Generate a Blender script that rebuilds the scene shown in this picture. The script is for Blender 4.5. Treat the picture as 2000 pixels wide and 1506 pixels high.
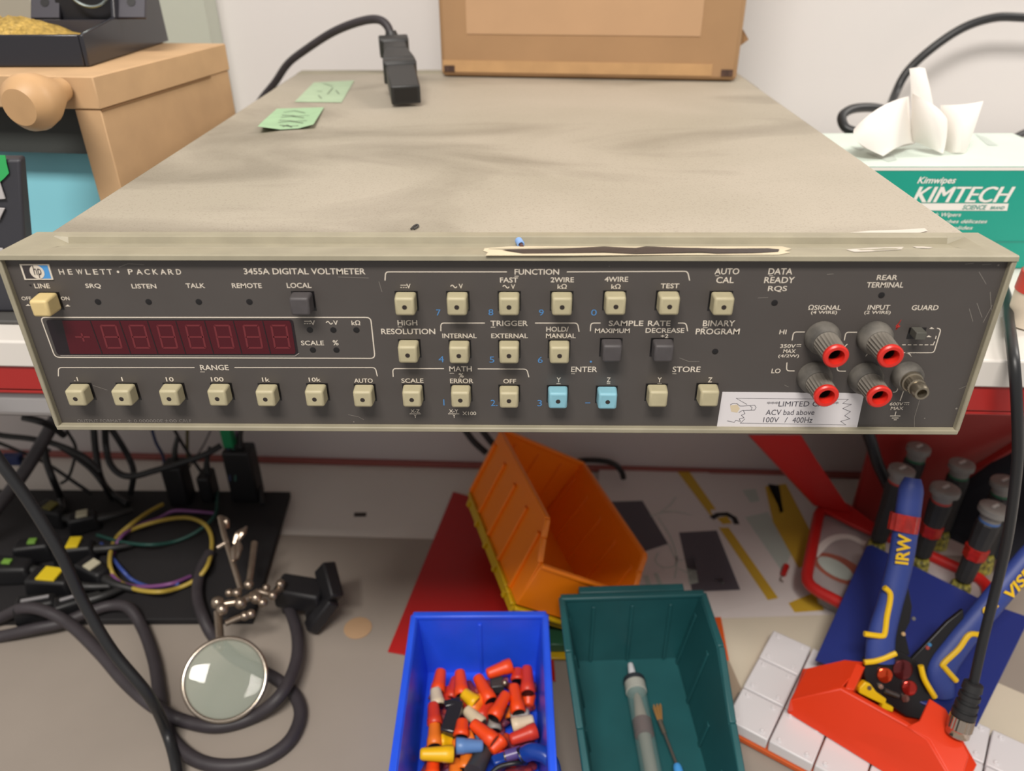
import bpy, bmesh, math, random
from mathutils import Vector as V, Matrix
random.seed(7)
sc = bpy.context.scene
for o in list(bpy.data.objects): bpy.data.objects.remove(o)
PI = math.pi

# ------------------------------------------------------------------ camera, world, lights, exposure
FPX = 1525.9                                   # focal length in pixels of the 2000 px wide frame
CAM = V((0.0107, -0.3056, 0.5460))
FW = V((-0.01752, 0.86154, -0.50739)).normalized()
UPV = V((-0.00429, 0.50739, 0.86170)).normalized()
RT = FW.cross(UPV).normalized(); UPV = RT.cross(FW).normalized()
cd = bpy.data.cameras.new('camera'); cam = bpy.data.objects.new('camera', cd); sc.collection.objects.link(cam)
cd.sensor_width = 36; cd.lens = FPX / 2000 * 36; cd.clip_start = .01
M = Matrix((RT, UPV, -FW)).transposed().to_4x4(); M.translation = CAM; cam.matrix_world = M
cd.dof.use_dof = True; cd.dof.focus_distance = 0.385; cd.dof.aperture_fstop = 8.5
sc.camera = cam

w = bpy.data.worlds.new('world'); sc.world = w; w.use_nodes = True
w.node_tree.nodes['Background'].inputs[0].default_value = (1.0, .955, .92, 1)
w.node_tree.nodes['Background'].inputs[1].default_value = .34

def area(name, loc, target, sx, sy, power, col):
    l = bpy.data.lights.new(name, 'AREA'); l.shape = 'RECTANGLE'; l.size = sx; l.size_y = sy; l.energy = power; l.color = col
    o = bpy.data.objects.new(name, l); sc.collection.objects.link(o)
    o.location = loc; o.rotation_euler = (V(target) - V(loc)).to_track_quat('-Z', 'Y').to_euler()
    return o
area('ceiling_lamp_front', (-.22, -1.08, 2.15), (-.1, .1, .2), 1.0, .40, 40, (1, .94, .87))
area('ceiling_lamp_side', (1.55, .46, 1.60), (-.4, .25, .35), .30, 1.0, 17, (1, .94, .87))

sc.view_settings.view_transform = 'Standard'; sc.view_settings.look = 'None'
sc.view_settings.gamma = 1; sc.view_settings.use_curve_mapping = False
sc.view_settings.exposure = 0.40

# ------------------------------------------------------------------ helpers
def ray(u, v): return FW + RT * ((u - 1000) / FPX) - UPV * ((v - 753) / FPX)
def W(u, v, z=None, y=None, x=None, pl=None):
    """point of the photo's pixel on a plane of the room"""
    d = ray(u, v)
    if pl: t = (pl[0] - CAM).dot(pl[1]) / d.dot(pl[1])
    elif z is not None: t = (z - CAM.z) / d.z
    elif y is not None: t = (y - CAM.y) / d.y
    else: t = (x - CAM.x) / d.x
    return CAM + d * t

def srgb(h):
    h = h.lstrip('#'); c = [int(h[i:i+2], 16) / 255 for i in (0, 2, 4)]
    return tuple(x / 12.92 if x <= .04045 else ((x + .055) / 1.055) ** 2.4 for x in c) + (1,)
MATS = {}
def mat(name, col, rough=.5, metal=0, var=0, vscale=40, bump=0, bscale=200, col2=None, trans=0, spec=.5, alpha=1, coat=0):
    if name in MATS: return MATS[name]
    m = bpy.data.materials.new(name); m.use_nodes = True; nt = m.node_tree; b = nt.nodes['Principled BSDF']
    c = srgb(col); b.inputs['Base Color'].default_value = c; b.inputs['Roughness'].default_value = rough
    b.inputs['Metallic'].default_value = metal; b.inputs['Specular IOR Level'].default_value = spec
    b.inputs['Transmission Weight'].default_value = trans; b.inputs['Coat Weight'].default_value = coat
    if alpha < 1: b.inputs['Alpha'].default_value = alpha
    if var or bump: tc = nt.nodes.new('ShaderNodeTexCoord')
    if var:
        n = nt.nodes.new('ShaderNodeTexNoise'); n.inputs['Scale'].default_value = vscale; n.inputs['Detail'].default_value = 6
        r = nt.nodes.new('ShaderNodeValToRGB'); r.color_ramp.elements[0].position = .35; r.color_ramp.elements[1].position = .68
        d = srgb(col2) if col2 else tuple(x * (1 - var) for x in c[:3]) + (1,)
        r.color_ramp.elements[0].color = d; r.color_ramp.elements[1].color = c
        nt.links.new(tc.outputs['Object'], n.inputs['Vector']); nt.links.new(n.outputs['Fac'], r.inputs['Fac'])
        nt.links.new(r.outputs['Color'], b.inputs['Base Color'])
    if bump:
        n2 = nt.nodes.new('ShaderNodeTexNoise'); n2.inputs['Scale'].default_value = bscale; n2.inputs['Detail'].default_value = 4
        bp = nt.nodes.new('ShaderNodeBump'); bp.inputs['Strength'].default_value = bump; bp.inputs['Distance'].default_value = .001
        nt.links.new(tc.outputs['Object'], n2.inputs['Vector']); nt.links.new(n2.outputs['Fac'], bp.inputs['Height'])
        nt.links.new(bp.outputs['Normal'], b.inputs['Normal'])
    MATS[name] = m
    return m

def frame(ax):
    ax = ax.normalized(); h = V((0, 0, 1)) if abs(ax.z) < .95 else V((0, 1, 0))
    a = h.cross(ax).normalized(); return a, ax.cross(a)
def spline(pts, n=8):
    pts = [V(p) for p in pts]
    if len(pts) < 3: return pts
    out = []; P = [pts[0] * 2 - pts[1]] + pts + [pts[-1] * 2 - pts[-2]]
    for i in range(1, len(P) - 2):
        for k in range(n):
            t = k / n; a, b, c, d = P[i-1:i+3]
            out.append(.5 * (2 * b + (c - a) * t + (2 * a - 5 * b + 4 * c - d) * t * t + (3 * b - a - 3 * c + d) * t ** 3))
    return out + [pts[-1]]

class MB:
    def __init__(s): s.v = []; s.f = []
    def add(s, vs, fs):
        n = len(s.v); s.v += [V(x) for x in vs]; s.f += [[i + n for i in f] for f in fs]; return s
    def box(s, x0, x1, y0, y1, z0, z1):
        return s.add([(x, y, z) for z in (z0, z1) for y in (y0, y1) for x in (x0, x1)],
                     [(0, 2, 3, 1), (4, 5, 7, 6), (0, 1, 5, 4), (2, 6, 7, 3), (0, 4, 6, 2), (1, 3, 7, 5)])
    def hexa(s, lo, hi):                         # two quads (same order), lower and upper
        n = len(lo)
        return s.add(list(lo) + list(hi), [list(range(n))[::-1], [i + n for i in range(n)]] + [(i, (i + 1) % n, (i + 1) % n + n, i + n) for i in range(n)])
    def prism(s, poly, off):
        off = V(off); return s.hexa([V(p) for p in poly], [V(p) + off for p in poly])
    def bar(s, p0, p1, a, b, up=V((0, 0, 1))):
        p0 = V(p0); p1 = V(p1); d = (p1 - p0).normalized(); r = d.cross(up).normalized(); u = r.cross(d)
        q = [r * a / 2 + u * b / 2, r * -a / 2 + u * b / 2, r * -a / 2 - u * b / 2, r * a / 2 - u * b / 2]
        return s.hexa([p0 + k for k in q], [p1 + k for k in q])
    def tube(s, pts, r, n=10, smooth=8, caps=True):
        pts = spline(pts, smooth) if smooth else [V(p) for p in pts]
        rs = r if isinstance(r, list) else None; a = None; vs = []; fs = []; m = len(pts)
        for i, p in enumerate(pts):
            t = (pts[min(i + 1, m - 1)] - pts[max(i - 1, 0)]).normalized()
            if a is None: a, b = frame(t)
            else: a = (a - t * a.dot(t)).normalized(); b = t.cross(a)
            if rs: f = i / (m - 1) * (len(rs) - 1); k = min(int(f), len(rs) - 2); rr = rs[k] + (rs[k + 1] - rs[k]) * (f - k)
            else: rr = r
            vs += [p + (a * math.cos(2 * PI * j / n) + b * math.sin(2 * PI * j / n)) * rr for j in range(n)]
        for i in range(m - 1):
            for j in range(n): fs.append((i * n + j, i * n + (j + 1) % n, (i + 1) * n + (j + 1) % n, (i + 1) * n + j))
        if caps: fs += [list(range(n))[::-1], [(m - 1) * n + j for j in range(n)]]
        return s.add(vs, fs)
    def lathe(s, p0, ax, prof, n=24, flute=0, fl=None, caps=True):
        """prof: (distance along the axis, radius); flute: depth of ribs on segments listed in fl"""
        p0 = V(p0); ax = V(ax).normalized(); a, b = frame(ax); vs = []; fs = []; m = len(prof)
        for i, (h, r) in enumerate(prof):
            for j in range(n):
                rr = r - (flute if (fl and i in fl and j % 2) else 0)
                vs.append(p0 + ax * h + (a * math.cos(2 * PI * j / n) + b * math.sin(2 * PI * j / n)) * rr)
        for i in range(m - 1):
            for j in range(n): fs.append((i * n + j, i * n + (j + 1) % n, (i + 1) * n + (j + 1) % n, (i + 1) * n + j))
        if caps and prof[0][1] > 1e-5: fs.append(list(range(n))[::-1])
        if caps and prof[-1][1] > 1e-5: fs.append([(m - 1) * n + j for j in range(n)])
        return s.add(vs, fs)
    def ball(s, c, r, n=12, sq=(1, 1, 1)):
        c = V(c); vs = []; fs = []; k = n // 2
        for i in range(k + 1):
            for j in range(n):
                th = PI * i / k; ph = 2 * PI * j / n
                vs.append(c + V((math.sin(th) * math.cos(ph) * sq[0], math.sin(th) * math.sin(ph) * sq[1], math.cos(th) * sq[2])) * r)
        for i in range(k):
            for j in range(n): fs.append((i * n + j, (i + 1) * n + j, (i + 1) * n + (j + 1) % n, i * n + (j + 1) % n))
        return s.add(vs, fs)
    def ribbon(s, pts, wd, nrm, closed=False):
        pts = [V(p) for p in pts]; nrm = V(nrm).normalized(); m = len(pts); L = []; Rr = []
        for i, p in enumerate(pts):
            q0 = pts[i - 1] if (i or closed) else p; q1 = pts[(i + 1) % m] if (i < m - 1 or closed) else p
            t0 = (p - q0); t1 = (q1 - p)
            t = ((t0.normalized() if t0.length else V()) + (t1.normalized() if t1.length else V())).normalized()
            sd = nrm.cross(t); k = 1
            if t0.length and t1.length: k = 1 / max(.5, t.dot(t0.normalized()))
            L.append(p + sd * wd / 2 * k); Rr.append(p - sd * wd / 2 * k)
        fs = [(i, i + 1, m + i + 1, m + i) for i in range(m - 1)]
        if closed: fs.append((m - 1, 0, m, 2 * m - 1))
        return s.add(L + Rr, fs)
    def poly(s, pts): return s.add(pts, [list(range(len(pts)))])
    def disc(s, c, nrm, r, n=20, rx=None):
        a, b = frame(V(nrm)); return s.poly([V(c) + a * math.cos(2*PI*j/n) * (rx or r) + b * math.sin(2*PI*j/n) * r for j in range(n)])
    def text(s, body, org, right, up, bold=.012, shear=0, fit='bbox'):
        """fit the string's box into org + right (width) and up (height); org is the left end on the middle line"""
        cu = bpy.data.curves.new('tmp', 'FONT'); cu.body = body; cu.size = 1; cu.offset = bold; cu.shear = shear; cu.resolution_u = 3; cu.space_character = 1
        ob = bpy.data.objects.new('tmp', cu); sc.collection.objects.link(ob)
        me = ob.to_mesh()
        xs = [v.co.x for v in me.vertices]; ys = [v.co.y for v in me.vertices]
        if xs:
            x0, x1, y0, y1 = min(xs), max(xs), min(ys), max(ys)
            if fit == 'cap': y0, y1 = 0, .73
            org = V(org); right = V(right); up = V(up)
            s.add([org + right * ((v.co.x - x0) / (x1 - x0)) + up * ((v.co.y - y0) / (y1 - y0) - .5) for v in me.vertices], [list(p.vertices) for p in me.polygons])
        ob.to_mesh_clear(); bpy.data.objects.remove(ob); bpy.data.curves.remove(cu)
        return s
    def build(s, name, m, parent=None, bevel=0, smooth=True, seg=2, ang=40, fix=True, weld=False):
        off = V(parent['_o']) if (parent and '_o' in parent) else V()
        q = parent
        me = bpy.data.meshes.new(name); me.from_pydata([tuple(v - off) for v in s.v], [], s.f)
        if fix or weld:
            bm = bmesh.new(); bm.from_mesh(me)
            if weld: bmesh.ops.remove_doubles(bm, verts=bm.verts, dist=1e-6)
            bmesh.ops.recalc_face_normals(bm, faces=bm.faces); bm.to_mesh(me); bm.free()
        me.materials.append(m)
        o = bpy.data.objects.new(name, me); sc.collection.objects.link(o)
        if bevel:
            b = o.modifiers.new('bevel', 'BEVEL'); b.width = bevel; b.segments = seg; b.limit_method = 'ANGLE'; b.angle_limit = math.radians(35); b.harden_normals = False
        if smooth:
            for p in me.polygons: p.use_smooth = True
            me.set_sharp_from_angle(angle=math.radians(ang))
        if parent:
            o.parent = parent
            if '_o' in parent: o['_o'] = list(off)      # children of a part keep the thing's origin
        return o
def tag(o, label, cat, group=None):
    o['label'] = label; o['category'] = cat
    if group: o['group'] = group
    return o
def thing(name, label, cat, loc=(0, 0, 0), group=None):
    o = bpy.data.objects.new(name, None); o.empty_display_size = .01; sc.collection.objects.link(o)
    o.location = loc; o['_o'] = list(loc); tag(o, label, cat, group); return o
def lab(o, l): o['label'] = l; return o
def dup(root, label=None):
    r = root.copy(); sc.collection.objects.link(r)
    for ch in list(root.children):
        c = ch.copy(); sc.collection.objects.link(c); c.parent = r
        for g in ch.children:
            d = g.copy(); sc.collection.objects.link(d); d.parent = c
    if label: r['label'] = label
    return r
def struct(o): o['kind'] = 'structure'; return o

VZ = .34            # underside of the voltmeter above the bench
SH = .328           # top of the shelf

# ------------------------------------------------------------------ the room: wall, workbench, shelf
SL = -.034                                         # the bench runs slightly askew of the voltmeter
def K(x, y, z): return V((x, y + SL * x, z))       # bench coordinates
def kbox(mb, x0, x1, y0, y1, z0, z1):
    return mb.hexa([K(x0, y0, z0), K(x1, y0, z0), K(x1, y1, z0), K(x0, y1, z0)], [K(x0, y0, z1), K(x1, y0, z1), K(x1, y1, z1), K(x0, y1, z1)])
wallm = mat('wall paint', '#dcd8d6', .85, bump=.05, bscale=300)
struct(kbox(MB(), -1.8, 1.8, .60, .66, -.75, 1.9).build('wall_back', wallm))
struct(kbox(MB(), -1.8, 1.8, -1.2, .66, -.80, -.75).build('floor', mat('floor vinyl', '#8d8a84', .6)))
whitem = mat('white laminate', '#dbd6cf', .45, var=.05, vscale=12)
redm = mat('red enamel', '#a3201d', .4)
wb = thing('workbench', 'white workbench under the shelf, cluttered with bins, tools and cables', 'workbench', (0, .2, 0))
kbox(MB(), -1.1, 1.1, -.16, .50, -.03, 0).build('worktop', whitem, wb, .003)
struct(kbox(MB(), -1.1, 1.1, .433, .45, .0003, .3090).build('wall_lower', mat('panel white', '#cfc8c6', .6)))
struct(kbox(MB(), -1.1, 1.1, .427, .4328, .0005, .007).build('trim_2', mat('dull red strip', '#94504a', .5), None, .001))
for x in (-1.0, 1.0):
    for y in (-.1, .44): kbox(MB(), x - .02, x + .02, y, y + .04, -.75, -.03).build('leg', mat('grey steel', '#8b8b8b', .4, .6), wb)
sq = [W(u, v, z=.0004) for u, v in ((692, 1001), (716, 1001), (715, 1009), (691, 1009))]; MB().poly(sq).build('slot', mat('dark slot', '#37302b', .7), wb, smooth=False, fix=False)
mt = MB(); kbox(mt, -.95, .62, -.155, .3025, .0003, .0025)
tag(mt.build('bench_mat', mat('grey mat', '#9b9187', .55, var=.08, vscale=9, bump=.05), None, .0008), 'grey antistatic mat covering the front of the workbench', 'bench mat')
mh = W(699, 1227, z=.0027)
tag(MB().lathe(mh, (0, 0, 1), [(0, .0125), (.0006, .0125), (.0009, .011)], 24).build('paper_dot', mat('tan paper', '#b39270', .7)), 'small round tan paper dot stuck on the grey bench mat', 'sticker')

sh = thing('shelf', 'white laminate shelf with a red steel edge carrying the voltmeter', 'shelf', (0, .3, .30))
kbox(MB(), -.75, .75, .105, .56, SH - .0185, SH).build('board', whitem, sh, .0015)
kbox(MB(), -.75, .75, .107, .135, SH - .036, SH - .0187).build('edge_rail', mat('red rail', '#a52420', .35), sh, .001)
kbox(MB(), -.75, .75, .108, .132, SH - .040, SH - .0362).build('rail_lip', mat('red rail', '#a52420', .35), sh, .0015)
g = MB(); 
kbox(g, -.75, -.20, .112, .150, SH - .062, SH - .0405)
tag(g.build('rail_cover', mat('grey painted metal', '#a9a6a6', .35, .3), None, .006, seg=3), 'pale grey metal rail under the left end of the white shelf', 'rail')
# red upright carrying the shelf at the right
up = thing('red_upright', 'dark red steel upright under the right end of the shelf', 'upright', (.5, .3, .001))
kbox(MB(), .346, .75, .334, .342, .001, SH - .0410).build('sheet', mat('red panel', '#9a2622', .45), up, .002)
kbox(MB(), .70, .75, .3422, .42, .001, SH - .0410).build('return', mat('red panel', '#9a2622', .45), up, .002)
# pale green post at the wall, top left
pg0 = W(325, 40, y=.58); pg1 = W(408, 40, y=.58)
struct(MB().box(pg0.x - .02, pg1.x, .575, .61, SH + .001, 1.0).build('trim_1', mat('pale green paint', '#b9bdb0', .6)))
pgs = W(390, 38, y=.574)


# ------------------------------------------------------------------ the digital voltmeter
HW, HH = .2127, .0865
PY = .003                                            # plane of the front panel
vm = thing('digital_voltmeter', 'large old grey digital voltmeter with dark front panel of square push buttons', 'voltmeter', (0, .2, VZ))
bezm = mat('bezel paint', '#9b947f', .5, var=.14, vscale=60, bump=.08, bscale=400)
covm = mat('cover paint', '#aca18e', .62, bump=.12, bscale=1500)
nt = covm.node_tree; bs = nt.nodes['Principled BSDF']; tc = nt.nodes.new('ShaderNodeTexCoord')
def noise(scale, det, lo, hi, c0, c1, sx=1, sy=1, dist=0):
    mp = nt.nodes.new('ShaderNodeMapping'); mp.inputs['Scale'].default_value = (sx, sy, 1)
    n = nt.nodes.new('ShaderNodeTexNoise'); n.inputs['Scale'].default_value = scale; n.inputs['Detail'].default_value = det; n.inputs['Distortion'].default_value = dist
    r = nt.nodes.new('ShaderNodeValToRGB'); r.color_ramp.elements[0].position = lo; r.color_ramp.elements[1].position = hi
    r.color_ramp.elements[0].color = srgb(c0); r.color_ramp.elements[1].color = srgb(c1)
    nt.links.new(tc.outputs['Object'], mp.inputs[0]); nt.links.new(mp.outputs[0], n.inputs['Vector']); nt.links.new(n.outputs['Fac'], r.inputs['Fac']); return r
def mult(a, b, f=1):
    m = nt.nodes.new('ShaderNodeMix'); m.data_type = 'RGBA'; m.blend_type = 'MULTIPLY'; m.inputs[0].default_value = f
    nt.links.new(a, m.inputs[6]); nt.links.new(b, m.inputs[7]); return m.outputs[2]
dust = noise(6, 5, .38, .66, '#9f9787', '#aaa192', dist=.6)      # dust film
smud = noise(7, 7, .28, .50, '#bab7b2', '#ffffff', .8, 1.4, .8)  # smears
spk = noise(900, 3, .33, .45, '#b0aaa2', '#ffffff')
nt.links.new(mult(mult(dust.outputs[0], smud.outputs[0], .8), spk.outputs[0], .25), bs.inputs['Base Color'])

# case: cover, body
CW = .2077
MB().box(-CW, CW, .0338, .478, VZ + .002, VZ + HH - .0006).build('cover', covm, vm, .0012)
b = MB(); b.box(-CW - .0012, CW + .0012, .4795, .500, VZ, VZ + HH - .0004); b.build('rear_frame', bezm, vm, .0015)
b = MB().box(-CW - .0006, CW + .0006, .40, .4786, VZ + .001, VZ + HH - .0012); b.build('rear_seam', mat('seam grey', '#77705f', .6), vm)
# bezel: top beam with its groove, side strips, bottom strip
z1 = VZ + HH
def px3(prof, x0, x1): return MB().hexa([V((x0, y, z)) for y, z in prof], [V((x1, y, z)) for y, z in prof])
full = [(0, z1 - .0004), (.0003, z1 + .0014), (.001, z1 + .0018), (.0338, z1), (.0338, z1 - .006), (.0155, z1 - .006), (.0155, z1 - .0004)]
groov = [(0, z1 - .0004), (.0003, z1 + .0014), (.001, z1 + .0018), (.012, z1 + .0004), (.0208, z1 - .0020), (.0268, z1 - .0028), (.0278, z1 - .0002), (.0284, z1 + .0001), (.0338, z1), (.0338, z1 - .006), (.0155, z1 - .006), (.0155, z1 - .0004)]
b = px3(groov, -.1955, .1965)
for m_, x in ((px3(full, -HW, -.2015), 0), (px3(full, .2035, HW), 0)): b.add(m_.v, m_.f)
for xa, xb in ((-.2015, -.1955), (.2035, .1965)):        # slanted ends of the groove
    tz = lambda y: z1 + .0018 * (1 - (y - .001) / .0328)
    pa = [(y, tz(y)) if 2 <= i <= 7 else (y, z) for i, (y, z) in enumerate(groov)]
    b.hexa([V((xa, y, z)) for y, z in pa], [V((xb, y, z)) for y, z in groov])
b.build('bezel', bezm, vm, smooth=True, ang=25)
for x in (-HW, HW - .0022): MB().box(x, x + .0022, .0004, .033, VZ + .0018, z1 - .0003).build('side_frame', bezm, vm, .0005)
MB().box(-HW + .0004, HW - .0004, .0002, .033, VZ, VZ + .0026).build('bottom_frame', bezm, vm, .0006)
for u in (165, 262, 374, 478, 585, 732, 846, 985, 1115, 1380, 1575, 1700):
    p = W(u, 478, z=z1 - .0025); MB().ball((p.x, .0185, z1 - .0026), .0035, 12, (1, .55, .3)).build('rivet', bezm, vm)
panm = mat('panel charcoal', '#4e4946', .5, var=.07, vscale=30, bump=.03, bscale=900)
panel = MB().box(-HW + .002, HW - .002, PY, PY + .012, VZ + .002, z1 - .0006).build('front_panel', panm, vm)
MB().box(-CW + .002, CW - .002, PY + .0125, .0336, VZ + .003, z1 - .0065).build('chassis', mat('seam grey', '#77705f', .6), vm)
for x in (-.17, .147):                                    # feet on the shelf and one foot near the front
    for y in (.16, .44):
        MB().lathe((x, y, SH), (0, 0, 1), [(0, .008), (.001, .009), (.0118, .010)], 20).build('foot', mat('pale rubber', '#b9b4ab', .6), vm)
MB().lathe((.147, .03, VZ - .004), (0, 0, 1), [(0, .006), (.001, .008), (.0039, .008)], 20).build('foot', mat('pale rubber', '#b9b4ab', .6), vm)

def PP(u, v, e=.0): return W(u, v, y=PY - e)
cream = mat('cream print', '#d9cfc0', .6); dimp = mat('faded print', '#7d7874', .6); bluep = mat('blue print', '#4f86bd', .6)
def ptext(mb, s, u0, u1, v, h, e=.00012, **k):
    a = PP(u0, v, e); c = PP(u1, v, e)
    # height of h pixels on the panel
    hz = (PP((u0 + u1) / 2, v - h / 2, e) - PP((u0 + u1) / 2, v + h / 2, e)).z
    mb.text(s, a, V((c.x - a.x, 0, (c.z - a.z))), V((0, 0, hz)), **k)
def pline(mb, pts, wd=.00045, e=.0001, closed=False): mb.ribbon([PP(u, v, e) for u, v in pts], wd, (0, -1, 0), closed)
def rnd(pts, r=6, closed=False):
    """round the inner corners of a pixel polyline"""
    out = []; n = len(pts)
    for i, p in enumerate(pts):
        if not closed and i in (0, n - 1): out.append(p); continue
        a = V(pts[i - 1] + (0,)); c = V(pts[(i + 1) % n] + (0,)); p_ = V(p + (0,))
        d0 = (a - p_).normalized() * r; d1 = (c - p_).normalized() * r
        for t in (0, .25, .5, .75, 1):
            q = (p_ + d0) * (1 - t) ** 2 + p_ * 2 * t * (1 - t) + (p_ + d1) * t * t; out.append((q.x, q.y))
    return out

T = MB()
for s, u0, u1, v, h in [('LINE', 67, 97, 558.5, 9), ('SRQ', 167, 197, 559, 10), ('LISTEN', 257, 305, 559, 9), ('TALK', 363, 400, 558, 9), ('REMOTE', 453, 511, 558, 9.5), ('LOCAL', 560, 608, 557.5, 10),
    ('OFF', 42, 61, 583, 7), ('ON', 119, 135.5, 583, 7), ('3455A DIGITAL VOLTMETER', 476, 713.5, 530, 12), ('SCALE', 588, 632.5, 670, 9), ('%', 650, 661, 669.5, 10), ('V', 606, 615.5, 630.5, 9), ('V', 651, 660, 630.5, 9), ('k\u03a9', 686.5, 703.5, 630.5, 9.5),
    ('RANGE', 391, 446.5, 718, 10.5), ('.1', 144, 152, 740.5, 8), ('1', 237, 239.6, 740.5, 8), ('10', 324, 339, 741, 8.5), ('100', 412, 436.5, 741, 8.5), ('1k', 512, 526.5, 741.5, 8), ('10k', 603, 626.5, 741.5, 8), ('AUTO', 691.5, 728, 743.5, 8.5),
    ('FUNCTION', 1005, 1092, 531, 11), ('V', 794, 802, 559, 9), ('V', 896, 904, 559, 9), ('V', 998, 1006, 560, 9), ('FAST', 976.5, 1011.5, 547, 10), ('2WIRE', 1075.5, 1121, 546.5, 10), ('k\u03a9', 1089, 1107, 559.5, 9.5), ('4WIRE', 1181, 1227, 545.5, 10), ('k\u03a9', 1194, 1212, 559.5, 9.5), ('TEST', 1290.5, 1326.5, 558.5, 9.5),
    ('HIGH', 776.5, 815, 630.5, 10.5), ('RESOLUTION', 744.5, 850, 647.5, 11), ('TRIGGER', 958, 1031, 631.5, 10.5), ('INTERNAL', 864, 931, 656, 9), ('EXTERNAL', 959.5, 1031, 656, 9), ('HOLD/', 1067, 1110.5, 643, 9.5), ('MANUAL', 1066.5, 1124.5, 656, 9),
    ('SAMPLE', 1189, 1256.5, 631.5, 10.5), ('RATE', 1265.5, 1309.5, 631.5, 10.5), ('MAXIMUM', 1162, 1230, 646, 9), ('DECREASE', 1261, 1336.5, 645.5, 9.5), ('\u00f72', 1290.5, 1305.5, 656.5, 7.5),
    ('AUTO', 1396, 1444, 530, 12), ('CAL', 1399, 1433.5, 547, 12), ('DATA', 1501, 1548, 530, 12), ('READY', 1493, 1552, 547, 12), ('RQS', 1500, 1537, 564.5, 12), ('BINARY', 1373, 1435.5, 631.5, 11.5), ('PROGRAM', 1359, 1444.5, 647.5, 11.5),
    ('REAR', 1713, 1753, 542, 10), ('TERMINAL', 1693, 1765, 556.5, 10.5), ('\u03a9SIGNAL', 1579, 1643, 600.5, 10), ('(4 WIRE)', 1584, 1635, 611, 8), ('INPUT', 1695, 1738, 600.5, 9.5), ('(2 WIRE)', 1688, 1739.5, 611, 8), ('GUARD', 1781, 1833, 601, 10),
    ('HI', 1522.5, 1536, 648.5, 9), ('350V', 1524, 1554, 676, 7.5), ('MAX', 1530, 1554, 686, 7.5), ('(4/2W)', 1520, 1560.5, 696, 7.5), ('LO', 1507, 1524.5, 724.5, 9),
    ('MATH', 877.5, 921.5, 720.5, 10), ('%', 896, 905.5, 733, 9), ('ERROR', 879, 924.5, 744, 9), ('SCALE', 784, 827, 743.5, 8.5), ('OFF', 983, 1008, 744.5, 8.5), ('ENTER', 1115.5, 1166.5, 721.5, 10.5), ('STORE', 1313.5, 1368, 721.5, 11),
    ('Y', 1087, 1095.5, 742, 9.5), ('Z', 1185, 1192.5, 742, 9.5), ('Y', 1284, 1292.5, 742, 9.5), ('Z', 1383, 1391, 742, 9.5),
    ('X-Z', 802, 820, 803, 6.5), ('Y', 808, 814, 813, 6.5), ('X-Y', 877, 895, 803, 6.5), ('Y', 884, 890, 813, 6.5), ('X100', 903, 930, 807.5, 7), ('600V', 1738, 1764, 789, 6.2), ('MAX', 1740, 1764.5, 797.5, 6.2)]:
    T = MB(); ptext(T, s, u0, u1, v, h); T.build('lettering', cream, vm, smooth=False, fix=False)
T = MB()
L = 'HEWLETT\u00b7PACKARD'; us = [115, 132.5, 149, 167, 182, 195.5, 209, 228, 250, 266, 282, 298, 313, 328, 344]; ue = [125, 141, 161.5, 176, 191, 206, 219, 232, 259.5, 278, 292.5, 308, 324, 338.5, 353.5]
for c, a, e_ in zip(L, us, ue):
    if c == '\u00b7': T.disc(PP(230.5, 531, .00012), (0, -1, 0), .00055, 12)
    else: ptext(T, c, a, e_, 531, 10.5)
T.build('maker_lettering', cream, vm, smooth=False, fix=False)
T = MB()
for u, v in ((594, 630), (782, 559.5)):                    # direct current signs
    pline(T, [(u, v - 2.5), (u + 13, v - 2.5)], .0003)
    for k in range(3): pline(T, [(u + k * 5, v + 2), (u + k * 5 + 3, v + 2)], .0003)
for u, v, s in ((1556, 675, 9), (1766, 788.5, 10)):
    pline(T, [(u, v - 2), (u + s, v - 2)], .0003)
    for k in range(3): pline(T, [(u + k * s / 2.8, v + 1.5), (u + k * s / 2.8 + 2, v + 1.5)], .0003)
for u, v in ((637, 630.5), (880, 559.5), (982, 560)):      # alternating current signs
    pline(T, [(u + 12.5 * t / 12, v - 2.6 * math.sin(t / 12 * 2 * PI)) for t in range(13)], .0004)
for u0, u1, v in ((391, 400, 726.5), (1005, 1013, 539.5), (958.5, 967, 639), (777, 785, 638.5), (1115.5, 1123, 730), (1313.5, 1321, 730), (1087, 1095, 749.5), (1185, 1192, 749.5), (1284, 1292, 749.5), (1383, 1390, 749.5), (1397, 1404, 538.5), (1502, 1510, 538.5), (1373, 1382, 640), (878, 887, 729)):
    pline(T, [(u0, v), (u1, v)], .00025)
for u0, u1, v in ((800, 822, 808.3), (875, 897, 808.3)): pline(T, [(u0, v), (u1, v)], .0003)
for u, v in ((132.5, 597), (55, 596), (1820, 641), (1814.5, 657)):  # push-in marks
    T.poly([PP(u - 4.5, v + 1.5, .0001), PP(u + 4.5, v + 1.5, .0001), PP(u + 4, v + .3, .0001), PP(u + 2, v + .3, .0001), PP(u + 1.2, v - 1.7, .0001), PP(u - 2, v - 1.7, .0001), PP(u - 2.8, v + .3, .0001), PP(u - 4.5, v + .3, .0001)])
T.build('printed_mark', cream, vm, smooth=False, fix=False)
T = MB(); 
for s, u0, u1 in (('OUTPUT FORMAT', 151, 237), ('\u00b1', 249, 257), ('0.000000E', 262, 319), ('\u00b1', 322, 329), ('00', 331, 345), ('CRLF', 350, 374)): ptext(T, s, u0, u1, 822, 6, bold=0)
lab(T.build('footnote_lettering', dimp, vm, smooth=False, fix=False), 'faded grey small print')
T = MB()
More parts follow.
